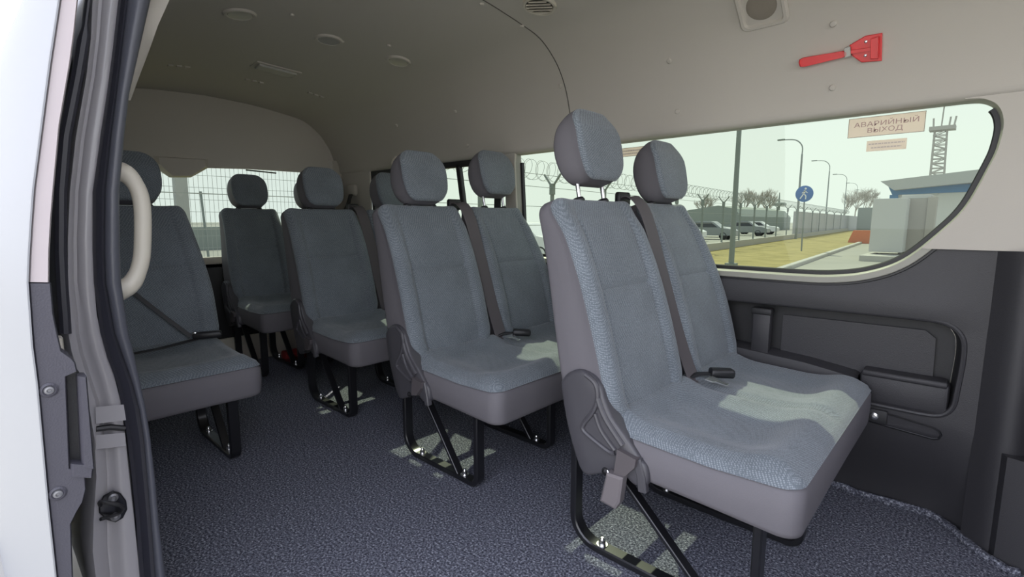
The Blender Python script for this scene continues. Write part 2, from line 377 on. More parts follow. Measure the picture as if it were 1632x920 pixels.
# rolled moulding along the front and bottom of the window
fr_pts = [p for p in w1 if p[1] < 1.20 and p[0] > -1.6]
mo = [(x_, WY-.002, z_) for x_, z_ in shrink(w1, -.010)]
mo = [p for p, q in zip(mo, w1) if q[1] < 1.215 and q[0] > -1.62]
o = MB().tube(mo, (.012, .020), ref=(0, 1, 0)).build('moulding', M['mould']); child(o, win1)
sl_ = [p for p, q in zip([(x_, WY-.004, z_) for x_, z_ in shrink(w1, -.024)], w1) if q[1] < .86 and q[0] > -1.62]
o = MB().tube(sl_, (.008, .008), ref=(0, 1, 0)).build('lower_seal', M['black']); child(o, win1)

# second, sliding side window
win2 = empty('window_2', (-2.4, WY, .98)); tag(win2, kind='structure')
w2 = [(W2L, 1.225), (-1.795, 1.226), (-1.77, .745), (W2L+.03, .745)]
div = -2.14
def bar(a, b_, wd, dep=.02, y0=.012): return MB().tube([(a[0], WY+y0, a[1]), (b_[0], WY+y0, b_[1])], (dep, wd), ref=(0, 1, 0))
mb = MB()
for a, b_, wd in ((w2[0], w2[1], .036), (w2[1], w2[2], .028), (w2[2], w2[3], .03), (w2[3], w2[0], .03), ((-2.165, 1.22), (-2.085, .75), .034)):
    mb.tube([(a[0], WY+.012, a[1]), (b_[0], WY+.012, b_[1])], (.026, wd), ref=(0, 1, 0))
o = mb.build('sash_frame', M['black']); child(o, win2)
o = plate('window_pane', [[(W2L-.01, 1.24), (-1.78, 1.24), (-1.76, .73), (W2L+.01, .73)]], lambda x_, z_: (x_, WY+.035, z_), M['glass'], smooth=0); child(o, win2)
# pleated belt-pillar cover in front of the window post
# coat hook near the rear pillar
p, nn = on_roof(634, 262)
hk = empty('coat_hook', p); tag(hk, 'small cream coat hook on the rear end of the headliner, above the side window', 'hook')
o = MB().tube(spline([p+Vector((0, .012, -.06)), p+Vector((.01, -.03, -.03)), p+Vector((0, -.035, .01)), p+Vector((-.01, .0, .05))], 5), [.006+.006*math.sin(math.pi*i/15) for i in range(16)], 8).build('hook', M['cream']); child(o, hk)

# floor -----------------------------------------------------------------
mb = MB()
mb.grid([[(x_, y_, 0.0) for y_ in (.0, .4, .8, 1.2, 1.6, 1.80)] for x_ in (XT-.05, -2.5, -1.5, -.5, .5, XF)])
tag(mb.build('floor', M['carpet']), kind='structure')
MB().box((XT-.05, -.02, -.06), (XF, 1.8, -.004)).build('floor_pan', M['paint'])['kind'] = 'structure'
# ruffled carpet edge along the wall
random.seed(3); ed = []
for i in range(60):
    x_ = -1.2+1.35*i/59; y_ = far_y(x_, .0)-.012+random.uniform(-.006, .006)
    if x_ > -.1: y_ = WY-.0-.10*sstep(-.05, .15, x_)+random.uniform(-.004, .004)+.09*sstep(0, 1, (.1-x_)/.15)
    ed.append((x_, y_, .004+random.uniform(0, .006)))
tag(MB().tube(ed, .012, 6).build('trim_6', M['carpet']), kind='structure')

# tailgate --------------------------------------------------------------
A = [un(u, v, 'X', XT) for u, v in ((150, 139), (215, 143), (300, 152), (400, 166), (450, 174), (480, 181), (500, 192), (512, 205), (521, 222), (530, 250), (537, 285), (540, 310))]
hd = [(p.y, p.z) for p in spline(A, 3)]
hd = [(.10, hd[0][1]-.02)]+hd
hd = [(.02, 1.25), (.03, hd[0][1]-.1)]+[q for q in hd if q[0] > .09]
zw_t = un(330, 268, 'X', XT).z; yw_r = un(478, 275, 'X', XT).y; zsill = un(350, 410, 'X', XT).z
gate = empty('door_1', (XT, .84, 0)); tag(gate, kind='structure')
bul = [un(u, v, 'X', XT) for u, v in ((478, 275), (400, 270), (330, 268), (316, 276), (303, 283), (270, 283), (258, 275), (245, 264), (200, 258))]
wt = [(p.y, p.z) for p in bul]+[(.18, un(200, 258, 'X', XT).z-.005)]
yR = 1.66
gm = lambda y_, z_: (XT, y_, z_)
outer = [(yR, zsill-.06), (yR, hd[-1][1])]+[(y_, z_+.05*sstep(1.3, 1.5, z_)) for y_, z_ in hd[::-1]]+[(.02, zsill-.06)]
winh = wt+[(.16, zsill+.02), (.18, zsill), (yw_r+.01, zsill), (yw_r+.02, zsill+.03)]
o = plate('upper_trim', [outer, winh], gm, M['beige'], thick=.02); child(o, gate)
o = MB().tube([(XT+.012, CY+(y_-CY)*.985, 1.2+(z_-1.2)*.975) for y_, z_ in hd if z_ > .9], .008, 8).build('door_seal', M['black']); child(o, gate)
# raised inner border line of the tailgate panel
il = [un(u, v, 'X', XT+.01) for u, v in ((215, 163), (300, 168), (400, 182), (470, 197), (485, 205), (495, 222), (501, 243))]
o = MB().tube(spline(il, 5), .004, 6).build('panel_ridge', M['beige']); child(o, gate)
il = [un(u, v, 'X', XT+.01) for u, v in ((200, 254), (240, 250), (300, 252), (400, 258), (470, 266))]
o = MB().tube(spline(il, 4), .005, 6).build('lower_ridge', M['beige']); child(o, gate)
# stop-lamp housing hanging into the window
bz = [(p.y, p.z) for p in bul[2:8]]
o = MB().loft([[(XT+.02, y_, z_) for y_, z_ in bz]+[(XT+.02, bz[-1][0], bz[-1][1]+.05), (XT+.02, bz[0][0], bz[0][1]+.05)], [(XT+.05, .5*(bz[0][0]+bz[-1][0])+(y_-.5*(bz[0][0]+bz[-1][0]))*.85, z_+.006) for y_, z_ in bz]+[(XT+.035, bz[-1][0]+.02, bz[-1][1]+.045), (XT+.035, bz[0][0]-.02, bz[0][1]+.045)]]).build('stop_lamp_housing', M['beige']); child(o, gate)
o = plate('window_pane', [[(.1, 1.30), (1.6, 1.30), (1.6, zsill-.03), (.1, zsill-.03)]], lambda y_, z_: (XT-.03, y_, z_), M['rearglass'], smooth=0); child(o, gate)
o = MB().box((XT-.01, .1, zsill-.035), (XT+.03, 1.62, zsill+.004), bev=.006).build('window_sill', M['cream']); child(o, gate)
o = MB().box((XT-.03, .02, .16), (XT+.02, 1.72, zsill-.03), bev=.01).build('lower_trim', M['darker']); child(o, gate)
q1, q2 = un(357, 530, 'X', XT+.05), un(393, 552, 'X', XT+.05)
o = MB().box((XT-.03, .1, .0), (XT+.045, 1.72, .17), bev=.01).build('sill_cover', M['cream']); child(o, gate)
# rear window wiper seen through the glass
wp = [un(375, 272, 'X', XT-.05), un(432, 276, 'X', XT-.05)]
o = MB().tube([un(392, 271, 'X', XT-.05), un(440, 276, 'X', XT-.05)], .005, 6).build('wiper_blade', M['black']); child(o, gate)
# rear corner pillars
mb = MB()
mb.grid([[(XT+.002, 1.56, z_), (XT+.03, 1.63, z_), (XT+.10, 1.668, z_), (XT+.30, 1.674, z_)] for z_ in (.737, 1.0, 1.2, 1.34)])
tag(mb.build('trim_7', M['beige']), kind='structure')

# near wall behind the sliding-door opening -----------------------------
nz = lambda z_: .025+.0*z_
near = [(XT-.05, .0), (XA-.03, .0), (XA-.03, 1.27), (XT-.05, 1.27)]
nwin = [(-3.0, .76), (-1.55, .76), (-1.55, 1.20), (-3.0, 1.20)]
o = plate('wall_left', [near, nwin], lambda x_, z_: (x_, -.004, z_), M['beige']); tag(o, kind='structure')
# body side skin outside, white paint
def side_y(z_):     # outer skin, bulging at waist height
    return lerp_tab([(-.35, -.045), (.0, -.070), (.3, -.082), (.6, -.094), (.85, -.097), (1.0, -.085), (1.2, -.045), (1.4, .02), (1.6, .10)], z_)
o = plate('wall_left_skin', [[(XT-.2, -.35), (XA-.03, -.35), (XA-.03, 1.62), (XT-.2, 1.62)], nwin], lambda x_, z_: (x_, side_y(z_), z_), M['white'], cuts=[-.3+.1*i for i in range(19)]); tag(o, kind='structure')
win3 = empty('window_3', (-2.3, -.06, .98)); tag(win3, kind='structure')
o = plate('window_pane', [nwin], lambda x_, z_: (x_, side_y(z_)+.004, z_), M['clearglass'], smooth=0, cuts=[.9, 1.0, 1.1]); child(o, win3)  # pane left untinted so more light reaches the rear

# door jamb: pressed silver sheet at the rear of the opening -------------
#        v : columns of (u, x offset) from the outer edge to the seal
JV = [-60, 0, 60, 120, 217, 306, 380, 450, 500, 530, 560, 600, 640, 700, 760, 830, 880, 960]
JA = [150, 143, 141, 134, 117, 107, 104, 104, 104, 103, 108, 120, 135, 145, 148, 142, 140, 150]   # outer edge
JD = [205, 190, 182, 175, 160, 150, 148, 150, 154, 160, 168, 182, 192, 200, 206, 214, 219, 226]   # at the seal
rows = []
for v, a, d_ in zip(JV, JA, JD):
    row = [un(a, v, 'X', XA-.10), un(a, v, 'X', XA-.004)]
    row[0] = Vector((XA-.10, row[1].y, row[1].z))
    gr = .30 if v < 500 else .40
    for f_, dx in ((.10, .006), (gr-.10, .004), (gr, -.008), (gr+.12, -.007), (gr+.22, .0), (.80, .004), (1.0, 0)):
        row.append(un(a+(d_-a)*f_, v, 'X', XA+dx))
    rows.append(row)
mb = MB().grid(rows); jb = mb.build('trim_8', M['paint'], smooth=50); tag(jb, kind='structure')
# back wall of the jamb closing the gap to the inner wall
mb = MB().grid([[un(a, v, 'X', XA-.03), Vector((XA-.03, -.003, un(a, v, 'X', XA-.03).z))] for v, a in zip(JV, JA)]); tag(mb.build('trim_9', M['paint']), kind='structure')
# dark rubber strip along the outer edge of the jamb
BV = [(-40, 146), (0, 141), (40, 136), (60, 134), (120, 124), (217, 105), (306, 97.5), (400, 97), (460, 100), (500, 103), (532, 105)]
mb = MB(); rows = []
for v, u in BV:
    hw = 9.5 if v > 45 else 4
    a, b_ = un(u-hw, v, 'X', XA+.01), un(u+hw, v, 'X', XA+.01)
    rows.append([a+Vector((-.02, 0, 0)), a, a*.7+b_*.3+Vector((.006, 0, 0)), a*.3+b_*.7+Vector((.006, 0, 0)), b_, b_+Vector((-.02, 0, 0))])
mb.loft(rows); tag(mb.build('trim_10', M['sealdark']), kind='structure')
# the body-opening weatherstrip: a flat black lip and a fat grey bulb
V = [-60, 0, 80, 150, 217, 306, 400, 450, 530, 570, 612, 650, 700, 760, 830, 920, 1000]
UA = [205, 190, 181, 172, 162, 149, 149, 151, 161, 172, 188, 196, 204, 211, 218, 224, 230]     # outer edge of the lip
UB = [225, 203, 193, 185, 176, 167, 166, 168, 182, 196, 211, 221, 229, 234, 240, 247, 252]     # lip / bulb border
UC = [263, 240, 222, 206, 198, 190, 191, 193, 205, 215, 224, 232, 240, 247, 253, 264, 272]     # inner edge of the bulb
seal = empty('door_weatherstrip', (XA, 0, .6)); tag(seal, 'thick grey rubber weatherstrip running down the rear edge of the side door opening', 'rubber seal')
mb = MB(); rows = []
for v, a, b_ in zip(V, UA, UB):
    p, q = un(a-1, v, 'X', XA+.004), un(b_+2, v, 'X', XA+.004)
    rows.append([p+Vector((-.015, 0, 0)), p+Vector((.002, 0, 0)), p*.8+q*.2+Vector((.008, 0, 0)), p*.6+q*.4+Vector((.002, 0, 0)), p*.3+q*.7+Vector((-.002, 0, 0)), q+Vector((.002, 0, 0)), q+Vector((-.015, 0, 0))])
child(mb.loft(rows).build('sealing_lip', M['sealdark']), seal)
mb = MB(); rows = []
for v, b_, c in zip(V, UB, UC):
    p, q = un(b_, v, 'X', XA+.012), un(c, v, 'X', XA+.012); r_ = (q-p).length/2; mid = (p+q)/2; ax = (q-p).normalized()
    rows.append([mid+ax*r_*math.cos(t_)+Vector((1, 0, 0))*r_*1.1*math.sin(t_) for t_ in [2*math.pi*i/14 for i in range(14)]])
child(mb.loft(rows).build('bulb', M['rubber'], smooth=80), seal)
# cream strip of headliner beside the top of the seal
st_ = [(-60, 262, 296), (0, 240, 270), (40, 229, 252), (80, 221, 238), (130, 210, 219), (160, 204, 208)]
mb = MB().loft([[un(a, v, 'X', XA-.012), un(b_, v, 'X', XA-.03), un(b_, v, 'X', XA-.06), un(a, v, 'X', XA-.06)] for v, a, b_ in st_]); tag(mb.build('trim_12', M['beige']), kind='structure')
# latch striker on the jamb
c = un(180, 806, 'X', XA+.004); sk = empty('door_striker', c); tag(sk, 'small dark steel latch striker bolted on the painted door jamb', 'striker')
px = .00185
def sp_(u, v, dx=0): return un(u, v, 'X', XA+.004+dx)
ov = [(180, 782), (192, 786), (201, 798), (203, 812), (196, 826), (184, 833), (170, 829), (158, 818), (157, 804), (165, 790)]
child(MB().loft([[sp_(u, v, -.004) for u, v in ov], [sp_(u, v, .004) for u, v in ov], [sp_(180+(u-180)*.9, 808+(v-808)*.9, .006) for u, v in ov]]).build('base_plate', M['blackmetal']), sk)
child(MB().tube(spline([sp_(160, 806, .004), sp_(160, 800, .02), sp_(178, 803, .028), sp_(192, 806, .026), (sp_(196, 812, .02)), sp_(186, 820, .01), sp_(160, 828, .02)], 4), .0035, 8).build('loop', M['darker']), sk)
for u, v in ((180, 793), (184, 823)):
    child(MB().disc(sp_(u, v, .005), (1, 0, 0), .007, .006, prof=[(.0085, 0), (.0085, .004), (.005, .006), (.003, .004)]).build('screw', M['dull']), sk)
# two bolted cover straps on the jamb below the waist
for i, (v0, v1) in enumerate(((645, 676), (690, 717))):
    ps = [(152, v0+4), (199-2*(1-i), v0), (201, v1-6), (153, v1)]
    o = MB().loft([[un(u, v, 'X', XA+.002) for u, v in ps], [un(u, v, 'X', XA+.010) for u, v in ps]]).build('jamb_plate', M['paint'], smooth=20)
    tag(o, ('upper', 'lower')[i]+' of two short silver plates across the door jamb, beside the dark gap', 'plate', 'plates across the door jamb')
o = MB().loft([[un(u, v, 'X', XA+.0) for u, v in ps], [un(u, v, 'X', XA+.006) for u, v in ps]]) if False else None
MB().tube([un(u, v, 'X', XA+.004) for u, v in ((153, 684), (175, 681), (199, 683))], .006, 8).build('trim_11', M['black'])['kind'] = 'structure'

# grab handle on the near pillar ----------------------------------------
XG = -1.30
gp = [un(u, v, 'X', XG) for u, v in ((184, 272), (200, 277), (213, 290), (223, 310), (227.5, 340), (227.5, 385), (225.5, 413), (218, 438), (206, 455), (186, 465))]
gp = spline(gp, 4)
gh = empty('grab_handle', gp[len(gp)//2]); tag(gh, 'cream curved plastic grab handle beside the sliding door opening', 'grab handle')
child(MB().tube(gp, [.0155 if 8 < i < len(gp)-9 else .0155+.006*(1-min(i, len(gp)-1-i)/9) for i in range(len(gp))], 16).build('grip', M['cream'], smooth=80), gh)
for p, s_ in ((gp[0], 1), (gp[-1], -1)):
    child(MB().box(p+Vector((-.025, -.014, -.02)), p+Vector((.02, .004, .02)), bev=.008).build('mount', M['cream']), gh)

# ------------------------------------------------------------------ sliding door pushed open behind the opening
XD = -1.0
LV = [(-330, 175), (-220, 138), (-130, 114), (-60, 99), (0, 91), (100, 76), (200, 63), (300, 50), (380, 44), (450, 41), (550, 48), (612, 56), (700, 64), (800, 73), (920, 86), (1000, 95), (1600, 165), (2400, 260)]
RV = [(-60, 135), (0, 125), (40, 121), (100, 113), (200, 96), (306, 86), (380, 80), (451, 79)]
def col(tab, v): return lerp_tab(tab, v)
door = empty('door_2', (XD, -.13, 0)); tag(door, kind='structure')
def slab(vs, lf, rf, dx0, dx1, name, m, sm=30, flare=0):
    rows = []
    for v in vs:
        a, b_ = un(lf(v), v, 'X', XD), un(rf(v), v, 'X', XD)
        rows.append([Vector((XD+dx1, a.y-flare, a.z)), Vector((XD+dx0-.006, a.y, a.z)), Vector((XD+dx0, a.y+.003, a.z)), Vector((XD+dx0, b_.y-.002, b_.z)), Vector((XD+dx0-.004, b_.y, b_.z)), Vector((XD+dx1, b_.y, b_.z))])
    return child(MB().loft(rows).build(name, m, smooth=sm), door)
vs = [-60, 0, 50, 100, 150, 200, 250, 300, 350, 400, 450]
# white outer skin (a thin sheet wrapping round the front edge)
slab([-330, -220, -130, -60, 0, 50, 100, 150, 200, 250, 300, 350, 400, 450, 500, 550, 612, 700, 800, 920, 1000, 1200, 1600, 2400], lambda v: col(LV, v)-.5, lambda v: col(LV, v)+4, .004, -2.4, 'outer_skin', M['white'], 60, .075)
slab(vs, lambda v: col(LV, v)+3, lambda v: col(RV, v), 0, -.09, 'upper_trim', M['doortrim'])
TR = [(452, 82), (490, 84), (530, 92), (560, 99), (590, 104), (600, 106), (750, 106), (751, 132), (780, 137), (805, 134), (822, 122), (840, 112), (920, 115), (1000, 118)]
TRR = [(452, 82), (500, 86), (530, 92), (560, 99), (575, 120), (592, 124), (600, 106), (602, 106), (748, 112), (752, 136), (780, 138), (800, 133), (815, 124), (835, 114), (920, 117), (1000, 119)]
slab([452, 500, 530, 560, 572, 578, 592, 600, 603, 650, 700, 747, 752, 765, 780, 800, 815, 835, 880, 920, 1000], lambda v: col(LV, v)+3, lambda v: lerp_tab(TRR, v), 0, -.07, 'lower_trim', M['doordark'])
# pull recess and its rail
rows = []
slab([598, 610, 650, 700, 740, 752], lambda v: 105+(v-598)*.04, lambda v: 130+(v-598)*.06, -.022, -.05, 'pull_recess', M['darker'])
slab([600, 612, 640, 700, 735, 745], lambda v: 124+(v-600)*.05, lambda v: 138+(v-600)*.085, .006, -.03, 'pull_rail', M['doordark'])
slab([740, 746, 752, 760], lambda v: 112, lambda v: 149-(v-740)*.1, .004, -.03, 'pull_foot', M['doordark'])
for i, (u, v) in enumerate(((78, 622), (92, 787))):
    p = un(u, v, 'X', XD)
    s_ = child(MB().disc(p, (1, 0, 0), .010, .004, prof=[(.011, -.002), (.011, .001), (.008, .003), (.0065, .0015)]).build('screw_cup', M['doordark']), door)
    s2 = MB().disc(p+Vector((.0015, 0, 0)), (1, 0, 0), .006, .003, prof=[(.0062, 0), (.0055, .0025), (.003, .003), (.002, .001)]).build('screw', M['dull']); s2.parent = s_
# inner rounded catch above the recess
p = un(104, 520, 'X', XD-.06)
slab([548, 556, 570, 580], lambda v: 92+(v-548)*.1, lambda v: 108+(v-548)*.1, -.05, -.08, 'guide_block', M['cream'])

# ------------------------------------------------------------------ ceiling fittings
def roof_fit(name, u, v, builder, label, cat, group=None):
    p, nn = on_roof(u, v)
    o_ = empty(name, p); q_ = Vector((0, 0, -1)).rotation_difference(nn)     # local -Z points into the cabin
    o_.rotation_mode = 'QUATERNION'; o_.rotation_quaternion = q_; tag(o_, label, cat, group); builder(o_); return o_
def vent(o_, R_=.058):
    MB().disc((0, 0, .004), (0, 0, -1), R_, .01, 28, prof=[(R_, 0), (R_, .006), (R_*.93, .012), (R_*.80, .012), (R_*.74, .004), (R_*.72, .003)]).build('ring', M['beige'], o_)
    m_ = MB()
    for i in range(-3, 4):
        h = math.sqrt(max(0, (R_*.72)**2-(i*R_*.2)**2)); m_.tube([(i*R_*.2, -h, -.006), (i*R_*.2, h, -.006)], (.012, .0022), ref=(.5, 0, .8))
    m_.build('louvres', M['beige'], o_)
def lampd(o_, R_=.058):
    MB().disc((0, 0, .004), (0, 0, -1), R_, .01, 28, prof=[(R_, 0), (R_, .006), (R_*.93, .012), (R_*.78, .012), (R_*.74, .008)]).build('ring', M['beige'], o_)
    MB().disc((0, 0, -.002), (0, 0, -1), R_*.76, .01, 28, prof=[(R_*.76, 0), (R_*.72, .005), (R_*.3, .003)]).build('vent_disc', M['lens'], o_)
def louver_dark(o_):
    R_ = .062
    MB().disc((0, 0, .004), (0, 0, -1), R_, .01, 32, prof=[(R_, 0), (R_, .006), (R_*.94, .013), (R_*.82, .013), (R_*.76, .003)]).build('ring', M['cream'], o_)
    MB().disc((0, 0, .002), (0, 0, -1), R_*.77, .002, 28, prof=[(R_*.77, 0), (R_*.77, .003)]).build('duct', M['black'], o_)
    m_ = MB()
    for i in range(-2, 3):
        h = math.sqrt((R_*.76)**2-(i*R_*.28)**2); m_.tube([(-h, i*R_*.28, -.008), (h, i*R_*.28, -.008)], (.010, .003), ref=(0, .6, .8))
    o2 = m_.build('louvres', M['cream'], o_); o2.rotation_euler = (0, 0, .5)
roof_fit('air_vent', 382, 22, lampd, 'round ceiling air vent nearest the sliding door, row of three', 'air vent', 'round ceiling vents')
roof_fit('air_vent', 524, 63, lampd, 'middle one of the three round vents across the rear ceiling', 'air vent', 'round ceiling vents')
roof_fit('air_vent', 635, 97, lampd, 'round ceiling vent farthest right in the rear row of three', 'air vent', 'round ceiling vents')
roof_fit('air_vent', 860, 8, louver_dark, 'round louvred vent with dark slots at the top edge, above the front seats', 'air vent', 'round ceiling vents')
def dome(o_):
    m_ = MB().box((-.05, -.11, -.006), (.05, .11, .004), bev=.01); m_.build('bezel', M['beige'], o_)
    MB().box((-.035, -.092, -.016), (.035, .092, -.004), bev=.012).build('lens', M['lens'], o_)
roof_fit('ceiling_lamp', 440, 110, dome, 'flat rectangular courtesy lamp on the rear part of the ceiling', 'ceiling lamp')
def stub(o_):
    m_ = MB()
    for s_ in (-1, 0, 1): m_.box((-.012, s_*.035-.012, -.006), (.012, s_*.035+.012, .003), bev=.004)
    m_.build('blanking_plugs', M['beige'], o_)
for (u, v), lb in zip(((285, 105), (405, 129), (503, 151)), ('nearest the door pillar', 'just behind the ceiling lamp', 'farthest to the right, above the rear window corner')):
    roof_fit('seat_belt_plug', u, v, stub, 'small row of ceiling blanking plugs '+lb, 'plug', 'rear ceiling plugs')
def clip(o_): MB().disc((0, 0, .002), (0, 0, -1), .010, .006, 14, prof=[(.0095, 0), (.0095, .005), (.007, .008), (.003, .0085)]).build('clip_head', M['beige'], o_)
for u, v, lb in ((1328, 38, 'above the red hammer'), (1067, 97, 'between the speaker and the front headrests'), (1327, 140, 'below the red hammer'), (1080, 178, 'just above the side window, near the outer front headrest'),
                 (832, 41, 'beside the headliner seam, second from its top'), (768, 6, 'at the top end of the headliner seam'), (893, 137, 'on the lower part of the headliner seam'), (726, 178, 'on the cove right of the second-row headrest, upper one'),
                 (745, 232, 'on the cove just above the small black-framed window'), (632, 200, 'above the second-row aisle headrest'), (620, 72, 'just above the right round ceiling vent'), (545, 66, 'near the middle round ceiling vent'), (465, 23, 'between the left and middle ceiling vents'), (908, 208, 'at the bottom of the headliner seam by the tall headrest')):
    roof_fit('trim_clip', u, v, clip, 'small round headliner clip '+lb, 'clip', 'headliner clips')

# loudspeaker
p, nn = on_roof(1214, 8); spk = empty('ceiling_speaker', p); tag(spk, 'beige square loudspeaker cover with a round grille at the top edge of the cove', 'speaker')
def orient(o_, nn, xd):
    z_ = -nn; x_ = (Vector(xd)-z_*Vector(xd).dot(z_)).normalized(); y_ = z_.cross(x_); o_.rotation_mode = 'QUATERNION'; o_.rotation_quaternion = Matrix((x_, y_, z_)).transposed().to_quaternion()
orient(spk, nn, (1, 0, 0))
def rr(hx, hy, r_, z_, k_=5):
    out = []
    for sx_, sy_, a0 in ((1, 1, 0), (-1, 1, 90), (-1, -1, 180), (1, -1, 270)):
        for i in range(k_+1):
            t_ = math.radians(a0+90*i/k_); out.append((sx_*(hx-r_)+r_*math.cos(t_), sy_*(hy-r_)+r_*math.sin(t_), z_))
    return out
MB().loft([rr(.072, .072, .022, .004), rr(.072, .072, .022, -.008), rr(.066, .066, .018, -.015), rr(.058, .058, .015, -.015), rr(.054, .054, .013, -.006)]).build('cover', M['beige'], spk)
MB().disc((0, 0, -.004), (0, 0, -1), .044, .006, 30, prof=[(.044, 0), (.044, .004), (.038, .006), (.02, .0065)]).build('grille', M['grille'], spk)

# emergency hammer on its holder
pA, nA = on_roof(1280, 100); pB, _ = on_roof(1405, 75); pm, nm = on_roof(1350, 80)
ham = empty('emergency_hammer', pm); tag(ham, 'red plastic emergency hammer clipped to the wall above the big window', 'emergency hammer'); orient(ham, nm, (pB-pA).normalized())
bpy.context.view_layer.update()
Mi = ham.matrix_basis.inverted()
def hp(u, v, z_):
    d = ray(u, v); t_ = (pm-CAM).dot(nm)/d.dot(nm); q = Mi @ (CAM+d*t_); return Vector((q.x, q.y, z_))
def hplate(pts, z0, z1, name, m, bev=.003, parent=ham):
    c = sum((Vector(hp(*p_, 0)) for p_ in pts), Vector())/len(pts)
    r0 = [hp(*p_, z0) for p_ in pts]; r1 = [hp(*p_, z1+bev) for p_ in pts]; r2 = []
    for p_ in pts:
        q = hp(*p_, z1); d = (q-c); d.z = 0; r2.append(q-d.normalized()*bev)
    return MB().loft([r0, r1, r2]).build(name, m, parent, smooth=40)
# local +z points out of the wall here? local z = -normal(into cabin); so into the cabin is -z
hplate([(1356, 72), (1363, 68), (1380, 58), (1406, 53), (1405, 96), (1386, 97), (1374, 98), (1360, 88)], .004, -.008, 'holder', M['red'], -.002)
hplate([(1390, 62), (1402, 58), (1401, 92), (1390, 92)], -.006, -.022, 'head', M['red'], -.002)
hplate([(1277, 99), (1278, 94), (1284, 91), (1344, 81), (1350, 83), (1350, 88), (1344, 91), (1286, 105), (1279, 105)], .0, -.018, 'grip', M['red'], -.003)
hplate([(1349, 81), (1390, 75), (1391, 80), (1350, 86)], -.008, -.018, 'shaft', M['red'], -.001)
hplate([(1348, 76), (1357, 74), (1358, 88), (1349, 91)], -.006, -.020, 'reflective_band', M['lens'], -.001)
for u, v in ((1381, 66), (1380, 88)):
    q = hp(u, v, -.008); MB().disc(q, (0, 0, -1), .004, .004, 14, prof=[(.0045, 0), (.004, .002), (.002, .003)]).build('screw', M['steel'], ham)

# ------------------------------------------------------------------ window stickers
def text_mesh(s_, name):
    cu = bpy.data.curves.new(name, 'FONT'); cu.body = s_; cu.extrude = 0; cu.align_x = 'CENTER'; cu.align_y = 'CENTER'; cu.offset = .0
    to = bpy.data.objects.new(name, cu); COL.objects.link(to); bpy.context.view_layer.update()
    me = bpy.data.meshes.new_from_object(to.evaluated_get(bpy.context.evaluated_depsgraph_get())); bpy.data.objects.remove(to); return me
stk = bpy.data.materials.new('sticker_film'); stk.use_nodes = True; n = stk.node_tree; n.nodes.clear()
o_ = n.nodes.new('ShaderNodeOutputMaterial'); mx = n.nodes.new('ShaderNodeMixShader'); d1 = n.nodes.new('ShaderNodeBsdfDiffuse'); d2 = n.nodes.new('ShaderNodeBsdfTranslucent')
d1.inputs[0].default_value = (.88, .80, .73, 1); d2.inputs[0].default_value = (.88, .80, .73, 1); mx.inputs[0].default_value = .55
n.links.new(d1.outputs[0], mx.inputs[1]); n.links.new(d2.outputs[0], mx.inputs[2]); n.links.new(mx.outputs[0], o_.inputs[0])
M['ink'] = mat('faded_red_ink', (.42, .27, .26), .6); M['inkbox'] = mat('border_ink', (.30, .25, .2), .6); M['film2'] = mat('faint_ink', (.55, .48, .45), .6)
def sticker(name, c4, label, lines, border=True):
    """c4: four photo corners (tl, tr, br, bl) on the inner face of the pane"""
    YS = WY+.033; P4 = [un(u, v, 'Y', YS) for u, v in c4]
    x0 = sum(p_.x for p_ in (P4[0], P4[3]))/2; x1 = sum(p_.x for p_ in (P4[1], P4[2]))/2; z1 = sum(p_.z for p_ in (P4[0], P4[1]))/2; z0 = sum(p_.z for p_ in (P4[2], P4[3]))/2
    r_ = empty(name, ((x0+x1)/2, YS, (z0+z1)/2)); tag(r_, label, 'sticker', 'stickers on the side window')
    hx, hz = (x1-x0)/2, (z1-z0)/2
    MB().box((-hx, -.0006, -hz), (hx, .0002, hz)).build('film', stk, r_, smooth=0)
    if border:
        m_ = MB(); t_ = .0013
        for a, b_ in (((-hx, -hz), (hx, -hz+t_)), ((-hx, hz-t_), (hx, hz)), ((-hx, -hz), (-hx+t_, hz)), ((hx-t_, -hz), (hx, hz))): m_.box((a[0], -.0010, a[1]), (b_[0], -.0006, b_[1]))
        m_.build('border', M['inkbox'], r_, smooth=0)
    for s_, zc, wd, ht in lines:
        if s_:
            me = text_mesh(s_, 'lettering'); xs2 = [v_.co.x for v_ in me.vertices]; ys2 = [v_.co.y for v_ in me.vertices]
            sx_ = wd*2*hx/(max(xs2)-min(xs2)); sy_ = ht*2*hz/(max(ys2)-min(ys2)); cx_ = (max(xs2)+min(xs2))/2; cy_ = (max(ys2)+min(ys2))/2
            for v_ in me.vertices: v_.co = Vector(((v_.co.x-cx_)*sx_, -.0011, (v_.co.y-cy_)*sy_+zc*hz))
            link('lettering', me, M['ink'], r_, smooth=0)
        else:
            m_ = MB(); random.seed(int(zc*100)); x_ = -wd*hx
            while x_ < wd*hx:
                l_ = random.uniform(.003, .008); m_.box((x_, -.0010, zc*hz-ht*hz), (min(x_+l_, wd*hx), -.0006, zc*hz+ht*hz)); x_ += l_+.0015
            m_.build('small_print', M['film2'], r_, smooth=0)
    return r_
sticker('emergency_exit_sticker', [(1352, 190), (1476, 177), (1474, 209), (1352, 221)], 'large pale sticker reading АВАРИЙНЫЙ ВЫХОД on the side window', [('АВАРИЙНЫЙ', .36, .84, .32), ('ВЫХОД', -.42, .46, .30)])
sticker('instruction_sticker', [(1381, 225), (1445, 220), (1445, 237), (1381, 242)], 'small faded sticker under the emergency exit sticker', [(None, .35, .9, .12), (None, -.35, .75, .12)], False)
sticker('instruction_sticker', [(975, 237), (1031, 234), (1031, 247), (975, 252)], 'small beige sticker on the side window beside the tallest headrest', [(None, .3, .7, .14), (None, -.35, .5, .12)])

